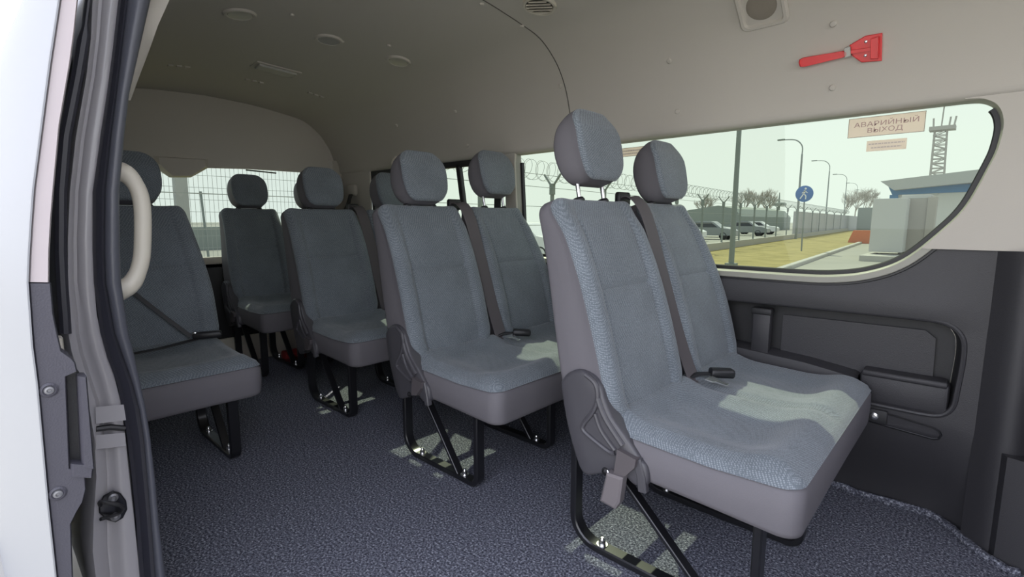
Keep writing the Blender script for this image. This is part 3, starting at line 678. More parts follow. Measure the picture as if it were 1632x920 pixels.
# ================================================================== SEATS
def rgrid(nx, ny, r_):
    """square grid in [-1,1]^2 as (a,b)"""
    return [[(-1+2*i/nx, -1+2*j/ny) for i in range(nx+1)] for j in range(ny+1)]
def roundmap(a, b_, hw, hh, r_):
    px_, py_ = a*hw, b_*hh; dx = abs(px_)-(hw-r_); dy = abs(py_)-(hh-r_)
    if dx > 0 and dy > 0:
        m_ = max(dx, dy); l_ = math.hypot(dx, dy); dx *= m_/l_; dy *= m_/l_
        px_ = math.copysign(hw-r_+dx, a); py_ = math.copysign(hh-r_+dy, b_); ed_ = r_-math.hypot(dx, dy)
    else: ed_ = min(hw-abs(px_), hh-abs(py_))
    return px_, py_, max(0, ed_)
def pillow(mb, nx, ny, hw, hh, r_, place, front, back, side_steps=3, er=.018, mf=0, ms=1, groove=.004):
    """place(p, q, n) -> 3-D; front(p,q)/back(p,q) heights; rounded edges of radius er"""
    def sheet(hf, sgn):
        rows_ = []
        for row in rgrid(nx, ny, r_):
            rr_ = []
            for a, b_ in row:
                # denser near the rim
                a2 = math.copysign(1-(1-abs(a))**1.35, a) if abs(a) > 0 else 0; b2 = math.copysign(1-(1-abs(b_))**1.35, b_) if abs(b_) > 0 else 0
                p_, q_, ed_ = roundmap(a2, b2, hw, hh, r_)
                t_ = min(1, ed_/er); dr = er*(1-math.sqrt(max(0, 1-(1-t_)**2)))
                rr_.append(place(p_, q_, hf(p_, q_)-sgn*dr))
            rows_.append(rr_)
        return rows_
    Fs = sheet(front, 1); Bs = sheet(back, -1)
    mb.grid(Fs, mi=mf); mb.grid(Bs, mi=ms, flip=True)
    def rim(R): return R[0]+[r2[-1] for r2 in R[1:]]+R[-1][-2::-1]+[r2[0] for r2 in R[-2:0:-1]]
    rf, rb_ = rim(Fs), rim(Bs); rows_ = []
    cen = sum((Vector(p_) for p_ in rf), Vector())/len(rf)
    for k_ in range(side_steps+1):
        t_ = k_/side_steps; row = []
        for p_, q_ in zip(rf, rb_):
            row.append(Vector(p_).lerp(Vector(q_), t_))
        rows_.append(row)
    # shallow piping groove where cloth meets side cloth
    g_ = [Vector(p_).lerp(Vector(q_), .07) + (cen-Vector(p_)).normalized()*groove for p_, q_ in zip(rf, rb_)]
    rows_.insert(1, g_)
    mb.grid(rows_, True, mi=ms)
    return mb

BA = Vector((-.414, 0, .433)); BT = Vector((-.168, 0, .526)).normalized(); BN = Vector((BT.z, 0, -BT.x))   # backrest frame: up-slope, forward normal
def bp3(y_, t_, n_): return BA+BT*t_+BN*n_+Vector((0, y_, 0))
def g(x_, c_, s_): return math.exp(-((x_-c_)/s_)**2)
def backrest(parent, yc, wbot_, wtop, bias=0, H=.58, rear=None):
    """yc centre; half widths bottom/top; bias shifts the top sideways"""
    mb_ = MB(); t0 = -.02
    hh = (H-t0)/2; tc_ = (H+t0)/2
    def wid(t_):
        f_ = (t_-t0)/(H-t0); lo = wbot_*(1-.10*(1-sstep(0, .12, f_)))
        return lo+(wtop-wbot_)*sstep(.30, 1.02, f_)
    def place(p_, q_, n_):
        t_ = tc_+q_; f_ = (t_-t0)/(H-t0)
        k_ = wid(t_)/wbot_
        return bp3(yc+bias*sstep(.3, 1, f_)+p_*k_, t_, n_)
    def front(p_, q_):
        t_ = tc_+q_; f_ = (t_-t0)/(H-t0); s_ = abs(p_)/wbot_
        bol = .016*sstep(.55, .80, s_)*(1-sstep(.6, 1, f_)*.6)-.010*sstep(.86, 1, s_)
        h_ = .012*math.sin(math.pi*min(1, f_*1.1))+bol-.020*sstep(.80, 1, f_)
        h_ -= .008*g(abs(p_), wbot_*.66, .007)*(1-sstep(.84, .95, f_))
        if s_ < .68: h_ -= .008*g(t_, .317, .007)
        return h_
    def back(p_, q_):
        t_ = tc_+q_; f_ = (t_-t0)/(H-t0)
        return -(.142-.054*sstep(0, 1.0, f_)) 
    pillow(mb_, 56, 64, wbot_, hh, .040, place, front, back, er=.017, groove=.003)
    return mb_.build('backrest', [M['fab'], M['vinyl']], parent, smooth=60)
def headrest(parent, yc, base, raised, posts=True):
    hr_h, hw = .102, .106
    tc_ = base+raised+hr_h-.004
    mb_ = MB()
    def place(p_, q_, n_):
        f_ = q_/hr_h; k_ = 1.02-.12*sstep(0, 1, (-f_-.1)/.9)-.20*max(0, f_)**2.2
        return bp3(yc+p_*k_, tc_+q_, -.010+n_+.010*f_)
    front = lambda p_, q_: .052+.004*math.cos(p_/hw*1.4)-.020*sstep(0, 1, (q_/hr_h-.2)/.8)-.006*sstep(0, 1, (-q_/hr_h-.5)/.5)
    def back(p_, q_):
        f_ = q_/hr_h
        return -(.030+.018*(1-f_*f_)) if f_ < 0 else -(.004+.044*(1-f_*f_))
    pillow(mb_, 20, 18, hw, hr_h, .050, place, front, back, er=.012, groove=.0025)
    h_ = mb_.build('headrest', [M['fab'], M['vinyl']], parent, smooth=60)
    for s_ in (-1, 1):
        MB().tube([bp3(yc+s_*.062, .54, -.042), bp3(yc+s_*.062, tc_-hr_h+.03, -.030)], .0062, 12).build('headrest_post', M['steel'], h_)
        MB().disc(bp3(yc+s_*.062, .574, -.041), BT, .018, .012, 16, prof=[(.016, -.006), (.018, .006), (.014, .013), (.009, .014)]).build('post_guide', M['black'], h_)
    return h_
def cushion(parent, y0, y1, two=True, zb=.290):
    """seat pad with a patterned top and plain skirt; front at x=0"""
    x0, x1 = -.455, .006; hx, hy = (x1-x0)/2, (y1-y0)/2; cx_, cy_ = (x0+x1)/2, (y0+y1)/2
    mb_ = MB(); r_ = .042
    def seam_z(x_): return lerp_tab([(-.46, .415), (-.36, .400), (-.17, .392), (-.05, .396), (.01, .400)], x_)
    cs = [cy_-hy/2, cy_+hy/2] if two else [cy_]; wpan = hy/2 if two else hy
    def top(p_, q_, ed_):
        x_, y_ = cx_+p_, cy_+q_; e_ = sstep(0, .05, ed_); e2 = sstep(0, .11, ed_)
        z_ = seam_z(x_)+.014*sstep(0, .012, ed_)+.016*e_
        fx = (x_-x0)/(x1-x0)
        dip = min(abs(y_-c_) for c_ in cs)/wpan
        z_ -= .018*e2*(1-sstep(.25, .8, dip))*(1-sstep(.70, .98, fx))
        if two: z_ -= .009*g(y_, cy_, .012)*e_
        z_ -= .004*g(dip, .68, .03)*e_*(1-sstep(.80, .9, fx))
        z_ += .020*(1-sstep(.0, .30, fx))*e_+.012*g(fx, .84, .09)*e_
        return z_
    nx, ny = 34, (56 if two else 30); rows_ = []
    for j in range(ny+1):
        row = []
        for i in range(nx+1):
            a, b_ = -1+2*i/nx, -1+2*j/ny
            a2 = math.copysign(1-(1-abs(a))**1.5, a); b2 = math.copysign(1-(1-abs(b_))**1.5, b_)
            p_, q_, ed_ = roundmap(a2, b2, hx, hy, r_)
            row.append(Vector((cx_+p_, cy_+q_, top(p_, q_, ed_))))
        rows_.append(row)
    mb_.grid(rows_, mi=0)
    rim = rows_[0]+[r2[-1] for r2 in rows_[1:]]+rows_[-1][-2::-1]+[r2[0] for r2 in rows_[-2:0:-1]]
    c_ = Vector((cx_, cy_, 0)); out = [rim]
    for dz, k_ in ((-.003, .006), (-.012, -.002), (-.05, -.004), (zb-.400+.014, .000), (zb-.400+.003, .004), (zb-.400, .012)):
        row = []
        for p_ in rim:
            d_ = Vector((p_.x-cx_, p_.y-cy_, 0)); n_ = d_.normalized(); z_ = p_.z+dz if dz > -.06 else lerp_tab([(-.46, zb+.025), (-.30, zb+.012), (0, zb)], p_.x)+(dz-(zb-.4))
            row.append(Vector((p_.x, p_.y, z_))-n_*k_)
        out.append(row)
    mb_.grid(out, True, mi=1)
    base = out[-1]; mb_.add(base, [tuple(range(len(base)))], 1)
    return mb_.build('cushion', [M['fab'], M['vinyl']], parent, smooth=55)
def leg_frame(parent, y_, xr_=-.575, xf=-.165, brace=True):
    f_ = []
    R2 = .075
    pts = [(xr_, .30)]+[(xr_, .12)]
    for i in range(0, 7): a = math.pi+math.pi/2*i/6; pts.append((xr_+R2+R2*math.cos(a), .012+R2+R2*math.sin(a)))
    for i in range(0, 7): a = 1.5*math.pi+math.pi/2*i/6; pts.append((xf-.03+.03*math.cos(a), .012+.03+.03*math.sin(a)))
    pts += [(xf, .15), (xf, .30)]
    fr_ = MB().tube([(x_, y_, z_) for x_, z_ in pts], (.038, .020), ref=(0, 1, 0)).build('leg_frame', M['blackmetal'], parent)
    MB().tube([(xr_+.09, y_, .30), (xf-.10, y_, .018)], (.030, .012), ref=(0, 1, 0)).build('brace', M['blackmetal'], fr_)
    for x_ in (xr_+R2+.015, xf-.075):
        MB().disc((x_, y_, .021), (0, 0, 1), .012, .02, 12, prof=[(.016, 0), (.016, .003), (.010, .003), (.010, .012), (.007, .014), (.006, .02), (.004, .022)]).build('floor_bolt', M['steel'], fr_)
    return fr_
def recliner(parent, y_, s_=-1, dangle=True):
    """moulded side cover with its lever; y_ plane of the cushion side, s_ outward direction"""
    cov = [(-.563, .5), (-.543, .524), (-.509, .541), (-.471, .536), (-.442, .514), (-.427, .48), (-.408, .445), (-.37, .409), (-.326, .362), (-.309, .343), (-.308, .304), (-.339, .292), (-.366, .305), (-.435, .286), (-.472, .269), (-.499, .283), (-.536, .372), (-.558, .461)]
    P_ = [(p_.x, p_.y) for p_ in spline([(a, b_, 0) for a, b_ in cov+cov[:1]], 3)][:-1]
    cx_, cz_ = -.44, .40
    sh = lambda k_: [(cx_+(x_-cx_)*k_, cz_+(z_-cz_)*k_) for x_, z_ in P_]
    lay = [(1.0, .02), (1.0, -.010), (.985, -.016), (.93, -.019), (.6, -.020)]
    c_ = MB().loft([[(x_, y_+s_*(-dy), z_) for x_, z_ in sh(k_)] for k_, dy in lay]).build('recliner_cover', M['plastic'], parent, smooth=50)
    l1 = [(-.482, .535), (-.453, .518), (-.445, .482), (-.458, .444), (-.483, .408), (-.486, .39), (-.46, .375), (-.409, .356), (-.392, .359)]
    l2 = [(-.445, .482), (-.422, .438), (-.372, .384)]; l3 = [(-.451, .442), (-.432, .403), (-.392, .365)]
    mb_ = MB()
    for L_, r_ in ((l1, .0065), (l2, .0075), (l3, .006)): mb_.tube(spline([(x_, y_+s_*.021, z_) for x_, z_ in L_], 5), r_, 8)
    mb_.build('recline_lever', M['plastic'], c_)
    MB().disc((-.418, y_+s_*.018, .300), (0, s_, 0), .010, .005, 14, prof=[(.011, 0), (.010, .004), (.007, .005), (.006, .001)]).build('screw_hole', M['black'], c_)
    # belt anchor: short webbing and grey tongue holder
    web = [(-.379, .375), (-.329, .366), (-.332, .345), (-.357, .314), (-.387, .310)]
    b_ = MB().loft([[(x_, y_+s_*.012, z_) for x_, z_ in web], [(x_, y_+s_*.034, z_) for x_, z_ in web]]).build('belt_anchor', M['webbing'], parent, smooth=25)
    if dangle:
        bk = [(-.402, .312), (-.357, .314), (-.364, .248), (-.376, .226), (-.419, .231)]
        MB().loft([[(x_, y_+s_*.020, z_) for x_, z_ in bk], [(x_, y_+s_*.040, z_) for x_, z_ in bk], [(-.385+(x_+.385)*.8, y_+s_*.044, .27+(z_-.27)*.85) for x_, z_ in bk]]).build('spare_buckle', M['stalk'], b_, smooth=25)
        MB().tube([(-.402, y_+s_*.036, .316), (-.397, y_+s_*.038, .306), (-.368, y_+s_*.038, .303), (-.358, y_+s_*.036, .312)], .003, 8).build('buckle_clip', M['steel'], b_)
    MB().tube([(-.335, y_+s_*.012, .36), (-.322, y_+s_*.014, .32), (-.318, y_+s_*.012, .285)], (.02, .022), ref=(0, 1, 0)).build('anchor_bracket', M['plastic'], b_)
    return c_
def belt(parent, tops, y_off=0, red=False):
    """shoulder webbing lying down the gap between the backrests to the pad, with tongue and buckle"""
    pts = [bp3(y_, t_, n_) for y_, t_, n_ in tops]
    pts = spline(pts, 6)
    wbm = MB(); rows_ = []
    for i, p_ in enumerate(pts):
        d_ = (pts[min(i+1, len(pts)-1)]-pts[max(0, i-1)]).normalized(); side = Vector((0, 1, 0)); side -= d_*side.dot(d_); side.normalize(); side = (side+.15*BN).normalized(); nn_ = d_.cross(side)
        hw = .028; rows_.append([p_-side*hw-nn_*.001, p_+side*hw-nn_*.001, p_+side*hw+nn_*.001, p_-side*hw+nn_*.001])
    w_ = wbm.loft(rows_).build('belt_webbing', M['webbing'], parent, smooth=60)
    MB().box(bp3(tops[1][0]-.035, tops[1][1]-.018, tops[1][2]-.03), bp3(tops[1][0]+.035, tops[1][1]+.018, tops[1][2]+.004), bev=.008).build('belt_guide', M['black'], w_)
    return w_
def buckle_set(parent, x_, y_, z_, red=False):
    # chrome tongue on the webbing end
    t_ = MB().loft([[(x_-.022, y_-.024, z_+.016), (x_-.022, y_+.024, z_+.016), (x_-.022, y_+.024, z_+.019), (x_-.022, y_-.024, z_+.019)], [(x_+.000, y_-.020, z_+.012), (x_+.0, y_+.020, z_+.012), (x_+.0, y_+.020, z_+.015), (x_+.0, y_-.020, z_+.015)],
                    [(x_+.004, y_-.010, z_+.011), (x_+.004, y_+.010, z_+.011), (x_+.004, y_+.010, z_+.014), (x_+.004, y_-.010, z_+.014)], [(x_+.035, y_-.010, z_+.006), (x_+.035, y_+.010, z_+.006), (x_+.035, y_+.010, z_+.009), (x_+.035, y_-.010, z_+.009)]]).build('belt_tongue', M['steel'], parent, smooth=20)
    b_ = MB().box((-.040, -.018, 0), (.034, .018, .026), bev=.008).build('belt_buckle', M['black'], parent)
    b_.location = (x_-.005, y_+.066, z_+.008); b_.rotation_euler = (0, .05, .75)
    s2 = MB().tube([(-.030, 0, .010), (-.075, 0, .006), (-.10, 0, -.004)], (.022, .006), ref=(0, 1, 0)).build('buckle_stalk', M['black'], b_)
    MB().box((.020, -.009, .020), (.030, .009, .024), bev=.002).build('release_button', M['redbutton'] if red else M['stalk'], b_)
def double_seat(name, label, X, Y, raise1, raise2, dangle=True, red=False, W=.845, xf=-.165):
    r_ = empty(name, (X, Y, 0)); tag(r_, label, 'seat', 'double van seats along the far side')
    backrest(r_, .200, .200, .196)
    backrest(r_, .655, .200, .170, bias=-.035)
    headrest(r_, .208, .585, raise1); headrest(r_, .627, .585, raise2)
    cushion(r_, .0, W)
    leg_frame(r_, .085, xf=xf); leg_frame(r_, .48, xf=xf)
    for xq, zq in ((-.55, .285), (-.12, .278)): MB().tube([(xq, .06, zq), (xq, .80, zq)], (.03, .03), ref=(0, 0, 1)).build('cross_rail', M['blackmetal'], r_)
    recliner(r_, .004, -1, dangle)
    belt(r_, [(.385, .50, -.10), (.392, .592, -.03), (.408, .54, .012), (.425, .35, .010), (.430, .15, .010), (.432, .02, .018), (.425, -.012, .035)], red)
    buckle_set(r_, -.325, .425, .436, red)
    return r_
def single_seat(name, label, X, Y, W, raise_, taper_side=1, belted=True, dz=0, leg2=True, lap=False):
    r_ = empty(name, (X, Y, dz)); tag(r_, label, 'seat')
    yc = W/2
    backrest(r_, yc, W/2-.004, W/2-(.032 if taper_side > 0 else .014), bias=-.012*taper_side)
    headrest(r_, yc-.012*taper_side, .585, raise_)
    cushion(r_, 0, W, two=False)
    leg_frame(r_, W-.06 if taper_side > 0 else .06)
    if leg2: leg_frame(r_, .10 if taper_side > 0 else W-.10)
    if belted:
        # diagonal strap from the near pillar to the aisle buckle
        P_ = [bp3(.0, .50, -.03), bp3(.02, .46, .03), bp3(.10, .30, .032), bp3(.22, .14, .034), bp3(.32, .02, .034)]
        rows_ = []
        for i, p_ in enumerate(spline(P_, 5)):
            s_ = Vector((0, .7, .7)).normalized()*.007; rows_.append([p_-s_, p_+s_, p_+s_+BN*.002, p_-s_+BN*.002])
        MB().loft(rows_).build('belt_webbing', M['webdark'], r_)
        MB().tube([(-.37, .33, .452), (-.31, .20, .450), (-.27, .04, .452)], (.03, .003), ref=(1, 0, 0)).build('lap_webbing', M['webdark'], r_)
        b_ = MB().box((-.05, -.016, 0), (.05, .016, .026), bev=.007).build('belt_buckle', M['black'], r_); b_.location = (-.36, .37, .452); b_.rotation_euler = (0, 0, 1.2)
        MB().box((-.05, -.012, .02), (-.035, .012, .03), bev=.003).build('belt_tongue', M['steel'], b_)
    return r_
double_seat('double_seat', 'large grey cloth double seat nearest the camera, with its left headrest raised on posts', -.214, .83, .040, 0, xf=-.085)
double_seat('double_seat', 'grey cloth double seat in the second row, directly behind the nearest one', -1.032, .83, 0, .045, dangle=False, red=True)
double_seat('double_seat', 'dark grey cloth double seat in the third row, small box-like pad in the aisle', -1.911, .856, 0, 0, dangle=False)
sB = single_seat('single_seat', 'dark grey single seat on the left behind the cream grab handle', -1.862, .035, .44, 0, 1)
def rear(label, y, W, rs=0):
    r_ = single_seat('rear_seat', label, -2.80, y, W, rs, -1, False, dz=.015); r_['group'] = 'rear row seats'; return r_
r2 = rear('narrow dark seat in the last row, seen between the single seat and third row', .83, .37)
recliner(r2, .0, -1, False)
rear('dark seat in the last row whose headrest shows behind the grab handle', .06, .40)
rear('dark seat in the last row, mostly hidden behind the third-row double seat', 1.23, .40)

# seat-belt upper anchors
def belt_tower(u, v, X_, lb):
    pass
an = empty('belt_anchor_cover', (-3.25, 1.655, 1.12)); tag(an, 'small dark belt anchor on the rear pillar beside the third-row headrest', 'belt anchor')
o = MB().box((-3.30, 1.635, 1.085), (-3.20, 1.672, 1.16), bev=.015).build('anchor_cap', M['beige']); child(o, an)
o = MB().tube([(-3.25, 1.640, 1.10), (-3.22, 1.60, 1.03), (-3.18, 1.55, .98)], (.045, .004), ref=(1, 0, 0)).build('webbing', M['webdark']); child(o, an)
# dark strap hanging from the window post behind the second-row outer headrest
q = un(797, 300, 'Y', 1.62)
an = empty('belt_anchor_cover', (q.x, 1.66, q.z)); tag(an, 'dark belt anchor with strap on the window post behind the raised second-row headrest', 'belt anchor')
o = MB().box((q.x-.035, 1.60, q.z-.02), (q.x+.035, 1.672, q.z+.03), bev=.012).build('anchor_cap', M['black']); child(o, an)
o = MB().tube([(q.x, 1.605, q.z), (q.x+.01, 1.59, q.z-.12), (q.x+.05, 1.56, q.z-.32)], (.045, .004), ref=(1, 0, 0)).build('webbing', M['webdark']); child(o, an)
# red canister on the floor at the back
q = un(463, 566, 'Z', .05)
o = MB().tube([q+Vector((-.0, -.05, 0)), q+Vector((0, -.045, 0)), q+Vector((.0, .10, 0)), q+Vector((.0, .12, 0)), q+Vector((0, .15, 0))], [.02, .038, .038, .018, .014], 16).build('canister', M['darkred'], smooth=50)
tag(o, 'small red canister lying on the floor under the last row', 'canister')

# ================================================================== OUTSIDE
GZ = -.65
def omat(name, c, rough=.85, **k): return mat(name, c, rough, spec=.3, **k)
M['asphalt'] = omat('pale_concrete_paving', (.27, .265, .24), noise=(.6, .25, (.32, .31, .28)))
M['grass'] = omat('dry_yellow_grass', (.22, .18, .055), noise=(1.3, .2, (.33, .27, .10)), bump=(30, .6))
M['kerb'] = omat('kerb_concrete', (.42, .41, .38))
M['postc'] = omat('galvanised_grey', (.22, .25, .24), .6)
M['meshc'] = omat('light_mesh', (.36, .38, .37), .6); M['coil'] = omat('razor_wire', (.36, .38, .37), .5)
M['bldg'] = omat('white_cladding', (.62, .62, .60)); M['blue'] = omat('blue_band', (.06, .20, .42)); M['roofg'] = omat('grey_roof_edge', (.42, .43, .42))
M['cab'] = omat('cabinet_white', (.50, .50, .49), .5); M['cabs'] = omat('cabinet_beige', (.38, .35, .32), .6)
M['tree'] = omat('haze_pale_twigs', (.40, .37, .33)); M['far'] = omat('hazy_roofs', (.27, .30, .28)); M['carw'] = mat('white_car_paint', (.75, .76, .76), .25, coat=.5)  # twigs and far roofs paled so their colour carries distance haze
M['carg'] = mat('grey_car_paint', (.22, .24, .25), .3, coat=.5); M['carglass'] = mat('car_window', (.03, .035, .04), .1); M['signb'] = mat('sign_blue', (.02, .13, .42), .4); M['tower'] = omat('tower_pale', (.42, .40, .38))
M['orange'] = omat('barrier_orange', (.62, .20, .10)); M['wallg'] = omat('hazy_grey_wall', (.40, .40, .41))
tag(MB().grid([[(x_, y_, GZ) for y_ in (-120, -10, 10, 80, 400)] for x_ in (-400, -40, 0, 60, 300)]).build('ground', M['asphalt'], smooth=0), kind='structure')
kA, kB = un(1225, 434, 'Z', GZ+.10), un(1368, 387, 'Z', GZ+.10)
kd = (kB-kA).normalized(); ks = Vector((kd.y, -kd.x, 0))
k0 = kA-kd*15; k1 = kB+kd*30; k0.z = k1.z = GZ
kb_ = MB().loft([[p_-ks*.10+Vector((0, 0, 0)), p_-ks*.10+Vector((0, 0, .12)), p_+ks*.08+Vector((0, 0, .12)), p_+ks*.10+Vector((0, 0, .09)), p_+ks*.10] for p_ in (k0, k1)]).build('kerb', M['kerb'], smooth=0)
tag(kb_, 'pale concrete kerb between the dry grass and the paved road', 'kerb')
def fx(y_): return -8.55-.083*(y_-8)      # the fence line
gp_ = [(k0.x, k0.y), (k1.x, k1.y), (fx(110)-.2, 110), (fx(110)-1, 112), (fx(-4)-.3, -4)]
o = plate('grass_verge', [[(k0.x, k0.y), (k1.x, k1.y), (fx(95), 95), (fx(0), 0)]], lambda x_, y_: (x_, y_, GZ+.05), M['grass'], smooth=0); tag(o, kind='structure')
# concrete footing of the fence
ft = MB().loft([[Vector((fx(y_), y_, GZ)), Vector((fx(y_), y_, GZ+.42)), Vector((fx(y_)-.2, y_, GZ+.42)), Vector((fx(y_)-.2, y_, GZ))] for y_ in (-3, 95)]).build('fence_footing', M['kerb'], smooth=0)
tag(ft, 'low pale concrete footing wall under the wire fence', 'wall')
# fence posts with forked tops
FH = 2.84
def post_mesh():
    r_ = empty('fence_post'); H = FH-.28
    MB().box((-.04, -.04, 0), (.04, .04, H-.25)).build('shaft', M['postc'], r_, smooth=0)
    MB().box((-.06, -.06, H-.28), (.06, .06, H+.02)).build('socket', M['postc'], r_, smooth=0)
    for s_ in (-1, 1): MB().tube([(0, s_*.04, H-.03), (0, s_*.27, H+.28)], (.05, .05), ref=(1, 0, 0)).build('fork_arm', M['postc'], r_, smooth=0)
    return r_
def copy_tree(o_, parent=None):
    c_ = o_.copy(); COL.objects.link(c_)
    if parent: c_.parent = parent
    for ch in list(o_.children): copy_tree(ch, c_)
    return c_
ys = [5.0, 8.0, 11.0, 14.0, 17.3, 20.5, 23.9, 27.3, 30.7, 34.1, 37.5, 41, 45, 49, 53, 58, 63, 69, 76, 84]
proto = post_mesh()
ordw = ['third behind the rear side window', 'behind the small black-framed window', 'first one seen left of the tallest headrest', 'hidden behind the tallest headrest', 'between the two front headrests', 'just behind the outer front headrest', 'first right of the outer front headrest', 'second right of the outer front headrest', 'third right of the outer front headrest']
for i, y_ in enumerate(ys):
    o = proto if i == 0 else copy_tree(proto)
    o.location = (fx(y_)-.1, y_, GZ)
    lb = ordw[i] if i < len(ordw) else ['fourth', 'fifth', 'sixth', 'seventh', 'eighth', 'ninth', 'tenth', 'eleventh', 'twelfth', 'thirteenth', 'fourteenth'][i-9]+' right of the outer front headrest'
    tag(o, 'grey fence post with forked top, '+lb, 'fence post', 'forked fence posts'); o.rotation_euler = (0, 0, math.pi/2+.1)
# razor wire coil
cp = []; T = 0
y_ = -12.0
N_ = 8800
for i in range(N_):
    y_ = 1+92*i/N_; a = 2*math.pi*y_/.27
    cp.append((fx(y_)-.1+.24*math.cos(a), y_+.10*math.sin(a*.5), GZ+FH+.05+.26*math.sin(a)))
rz = MB().tube(cp, .0055, 4).build('razor_wire_coil', M['coil'], smooth=0); tag(rz, 'loops of razor wire coiled along the top of the fence', 'razor wire')
mb = MB()
for dz in (.15, -.18, -.7, -1.2): mb.tube([(fx(1)-.1, 1, GZ+FH+dz-.2), (fx(95)-.1, 95, GZ+FH+dz-.2)], .009, 4)
wr = mb.build('fence_wire', M['coil'], smooth=0); tag(wr, 'straight horizontal wires strung between the forked fence posts', 'wire')
# welded mesh behind the tailgate
mb = MB()
XM = -9.6
for i in range(130): mb.box((XM-.003, -2+.07*i, GZ), (XM+.003, -2+.07*i+.0042, 1.95))
for i in range(13): mb.box((XM-.004, -2, GZ+.1+.2*i), (XM+.004, 7.1, GZ+.106+.2*i))
mf = mb.build('mesh_fence', M['meshc'], smooth=0); tag(mf, 'fine welded mesh fence seen through the rear window', 'fence')
q = un(290, 340, 'X', XM+.05); mb = MB().box((XM+.01, q.y-.09, GZ), (XM+.15, q.y+.09, 2.4)); o = mb.build('concrete_post', M['roofg'], smooth=0); tag(o, 'wide grey post seen through the rear window beneath the stop-lamp housing', 'post')
q = un(327, 340, 'X', -22); mb = MB().tube([(-22, q.y, GZ), (-22, q.y-.1, 2.0)], .05, 6); o = mb.build('thin_pole', M['postc'], smooth=0); tag(o, 'thin distant pole seen through the mesh in the rear window', 'pole')
q = un(345, 378, 'X', -30)
o = MB().box((-31, -6, GZ), (-30, 22, un(345, 362, 'X', -30).z)).build('distant_wall', M['far'], smooth=0); tag(o, 'long dark low wall across the rear window view', 'wall')
# poles and lamps
q = un(1165, 427, 'Z', GZ)
o = MB().tube([(q.x, q.y, GZ), (q.x, q.y, 4.6)], [.09, .07], 12).build('light_pole', M['postc'], smooth=40); tag(o, 'thick grey pole in the grass, left of the curved street lamps', 'pole')
MB().box((q.x-.16, q.y-.16, GZ), (q.x+.16, q.y+.16, GZ+.16)).build('base', M['postc'], o)
def street_lamp(u, vb, vt, reach, lb):
    b_ = un(u, vb, 'Z', GZ); t_ = un(u, vt, 'Y', b_.y).z; r_ = empty('street_lamp', (b_.x, b_.y, GZ)); tag(r_, lb, 'street lamp', 'curved street lamps'); H = t_-GZ
    k_ = H/8.5
    MB().tube([(0, 0, 0), (0, 0, H-1.3*k_)], [.10, .07], 10).build('pole', M['postc'], r_)
    MB().tube(spline([(0, 0, H-1.3*k_), (-.05*k_, 0, H-.6*k_), (-.55*k_, 0, H-.08*k_), (-1.5*k_, 0, H+.05*k_)], 6), .05, 8).build('arm', M['postc'], r_)
    MB().box((-2.0*k_, -.12, H+.0), (-1.4*k_, .12, H+.12*k_), bev=.04).build('lamp_head', M['postc'], r_)
street_lamp(1268, 382, 222, 1, 'nearest of the curved street lamps, left of the blue road sign')
street_lamp(1314, 369, 256, 1, 'second nearest curved street lamp, right of the blue road sign')
street_lamp(1343, 364, 278, 1, 'third curved street lamp along the road')
street_lamp(1361, 360.5, 292, 1, 'fourth curved street lamp along the road')
street_lamp(1374, 358, 303, 1, 'farthest small curved street lamp beside the white cabinet')
# pedestrian sign
q = un(1277, 402, 'Z', GZ); sg = empty('road_sign', (q.x, q.y, GZ)); tag(sg, 'round blue pedestrian road sign with a white walking figure', 'road sign')
H = un(1282, 309, 'Y', q.y).z-GZ; q2 = un(1282, 309, 'Y', q.y).x-q.x
sg.rotation_euler = (0, 0, 0)
MB().tube([(0, 0, 0), (q2, .05, H+.3)], .035, 8).build('sign_post', M['postc'], sg)
dk = MB().disc((q2, 0, H), (0, -1, 0), .40, .03, 32, prof=[(.40, -.01), (.40, .01), (.395, .012)]).build('sign_disc', M['signb'], sg)
fg = MB(); Yf = -.018
for pts, r_ in (([(.02, .17), (-.02, .02)], .05), ([(-.02, .02), (.08, -.12), (.07, -.27)], .03), ([(-.02, .02), (-.10, -.12), (-.18, -.24)], .03), ([(.02, .14), (.14, .04)], .022), ([(.02, .14), (-.11, .03)], .022)):
    fg.tube([(q2+a, Yf, H+b_) for a, b_ in pts], (.012, r_*1.7), ref=(0, 1, 0))
fg.disc((q2+.045, Yf+.006, H+.25), (0, -1, 0), .05, .01, 14)
M['signw'] = omat('sign_white', (.75, .76, .78)); fg.build('walking_figure', M['signw'], dk)
# service building with blue band, cabinets in front
YB2 = 34
def bx2(u0, v0, u1, v1, Y_, dep, name, m, parent, base=False):
    a, b_ = un(u0, v0, 'Y', Y_), un(u1, v1, 'Y', Y_); z0 = GZ if base else min(a.z, b_.z)
    o_ = MB().box((a.x, Y_, z0), (b_.x, Y_+dep, max(a.z, b_.z))).build(name, m, smooth=0); return child(o_, parent)
bl = empty('service_building', un(1500, 380, 'Y', YB2)); tag(bl, 'white service building with a blue band and flat grey roof', 'building')
bx2(1424, 288, 1760, 400, YB2, 14, 'wall', M['bldg'], bl, True)
a, b_ = un(1403, 289, 'Y', YB2-.8), un(1760, 246, 'Y', YB2-.8)
c_, d_ = un(1424, 303, 'Y', YB2-.8), un(1760, 270, 'Y', YB2-.8)
o = MB().loft([[Vector((p_.x, Y_, p_.z)) for p_ in (a, b_, d_, c_)] for Y_ in (YB2-.8, YB2+15)]).build('roof', M['roofg'], smooth=0); child(o, bl)
o = MB().loft([[Vector((p_.x, Y_, p_.z)) for p_ in (un(1416, 298, 'Y', YB2-.1), un(1760, 286, 'Y', YB2-.1), un(1760, 296, 'Y', YB2-.1), un(1422, 311, 'Y', YB2-.1))] for Y_ in (YB2-.1, YB2+.1)]).build('blue_band', M['blue'], smooth=0); child(o, bl)
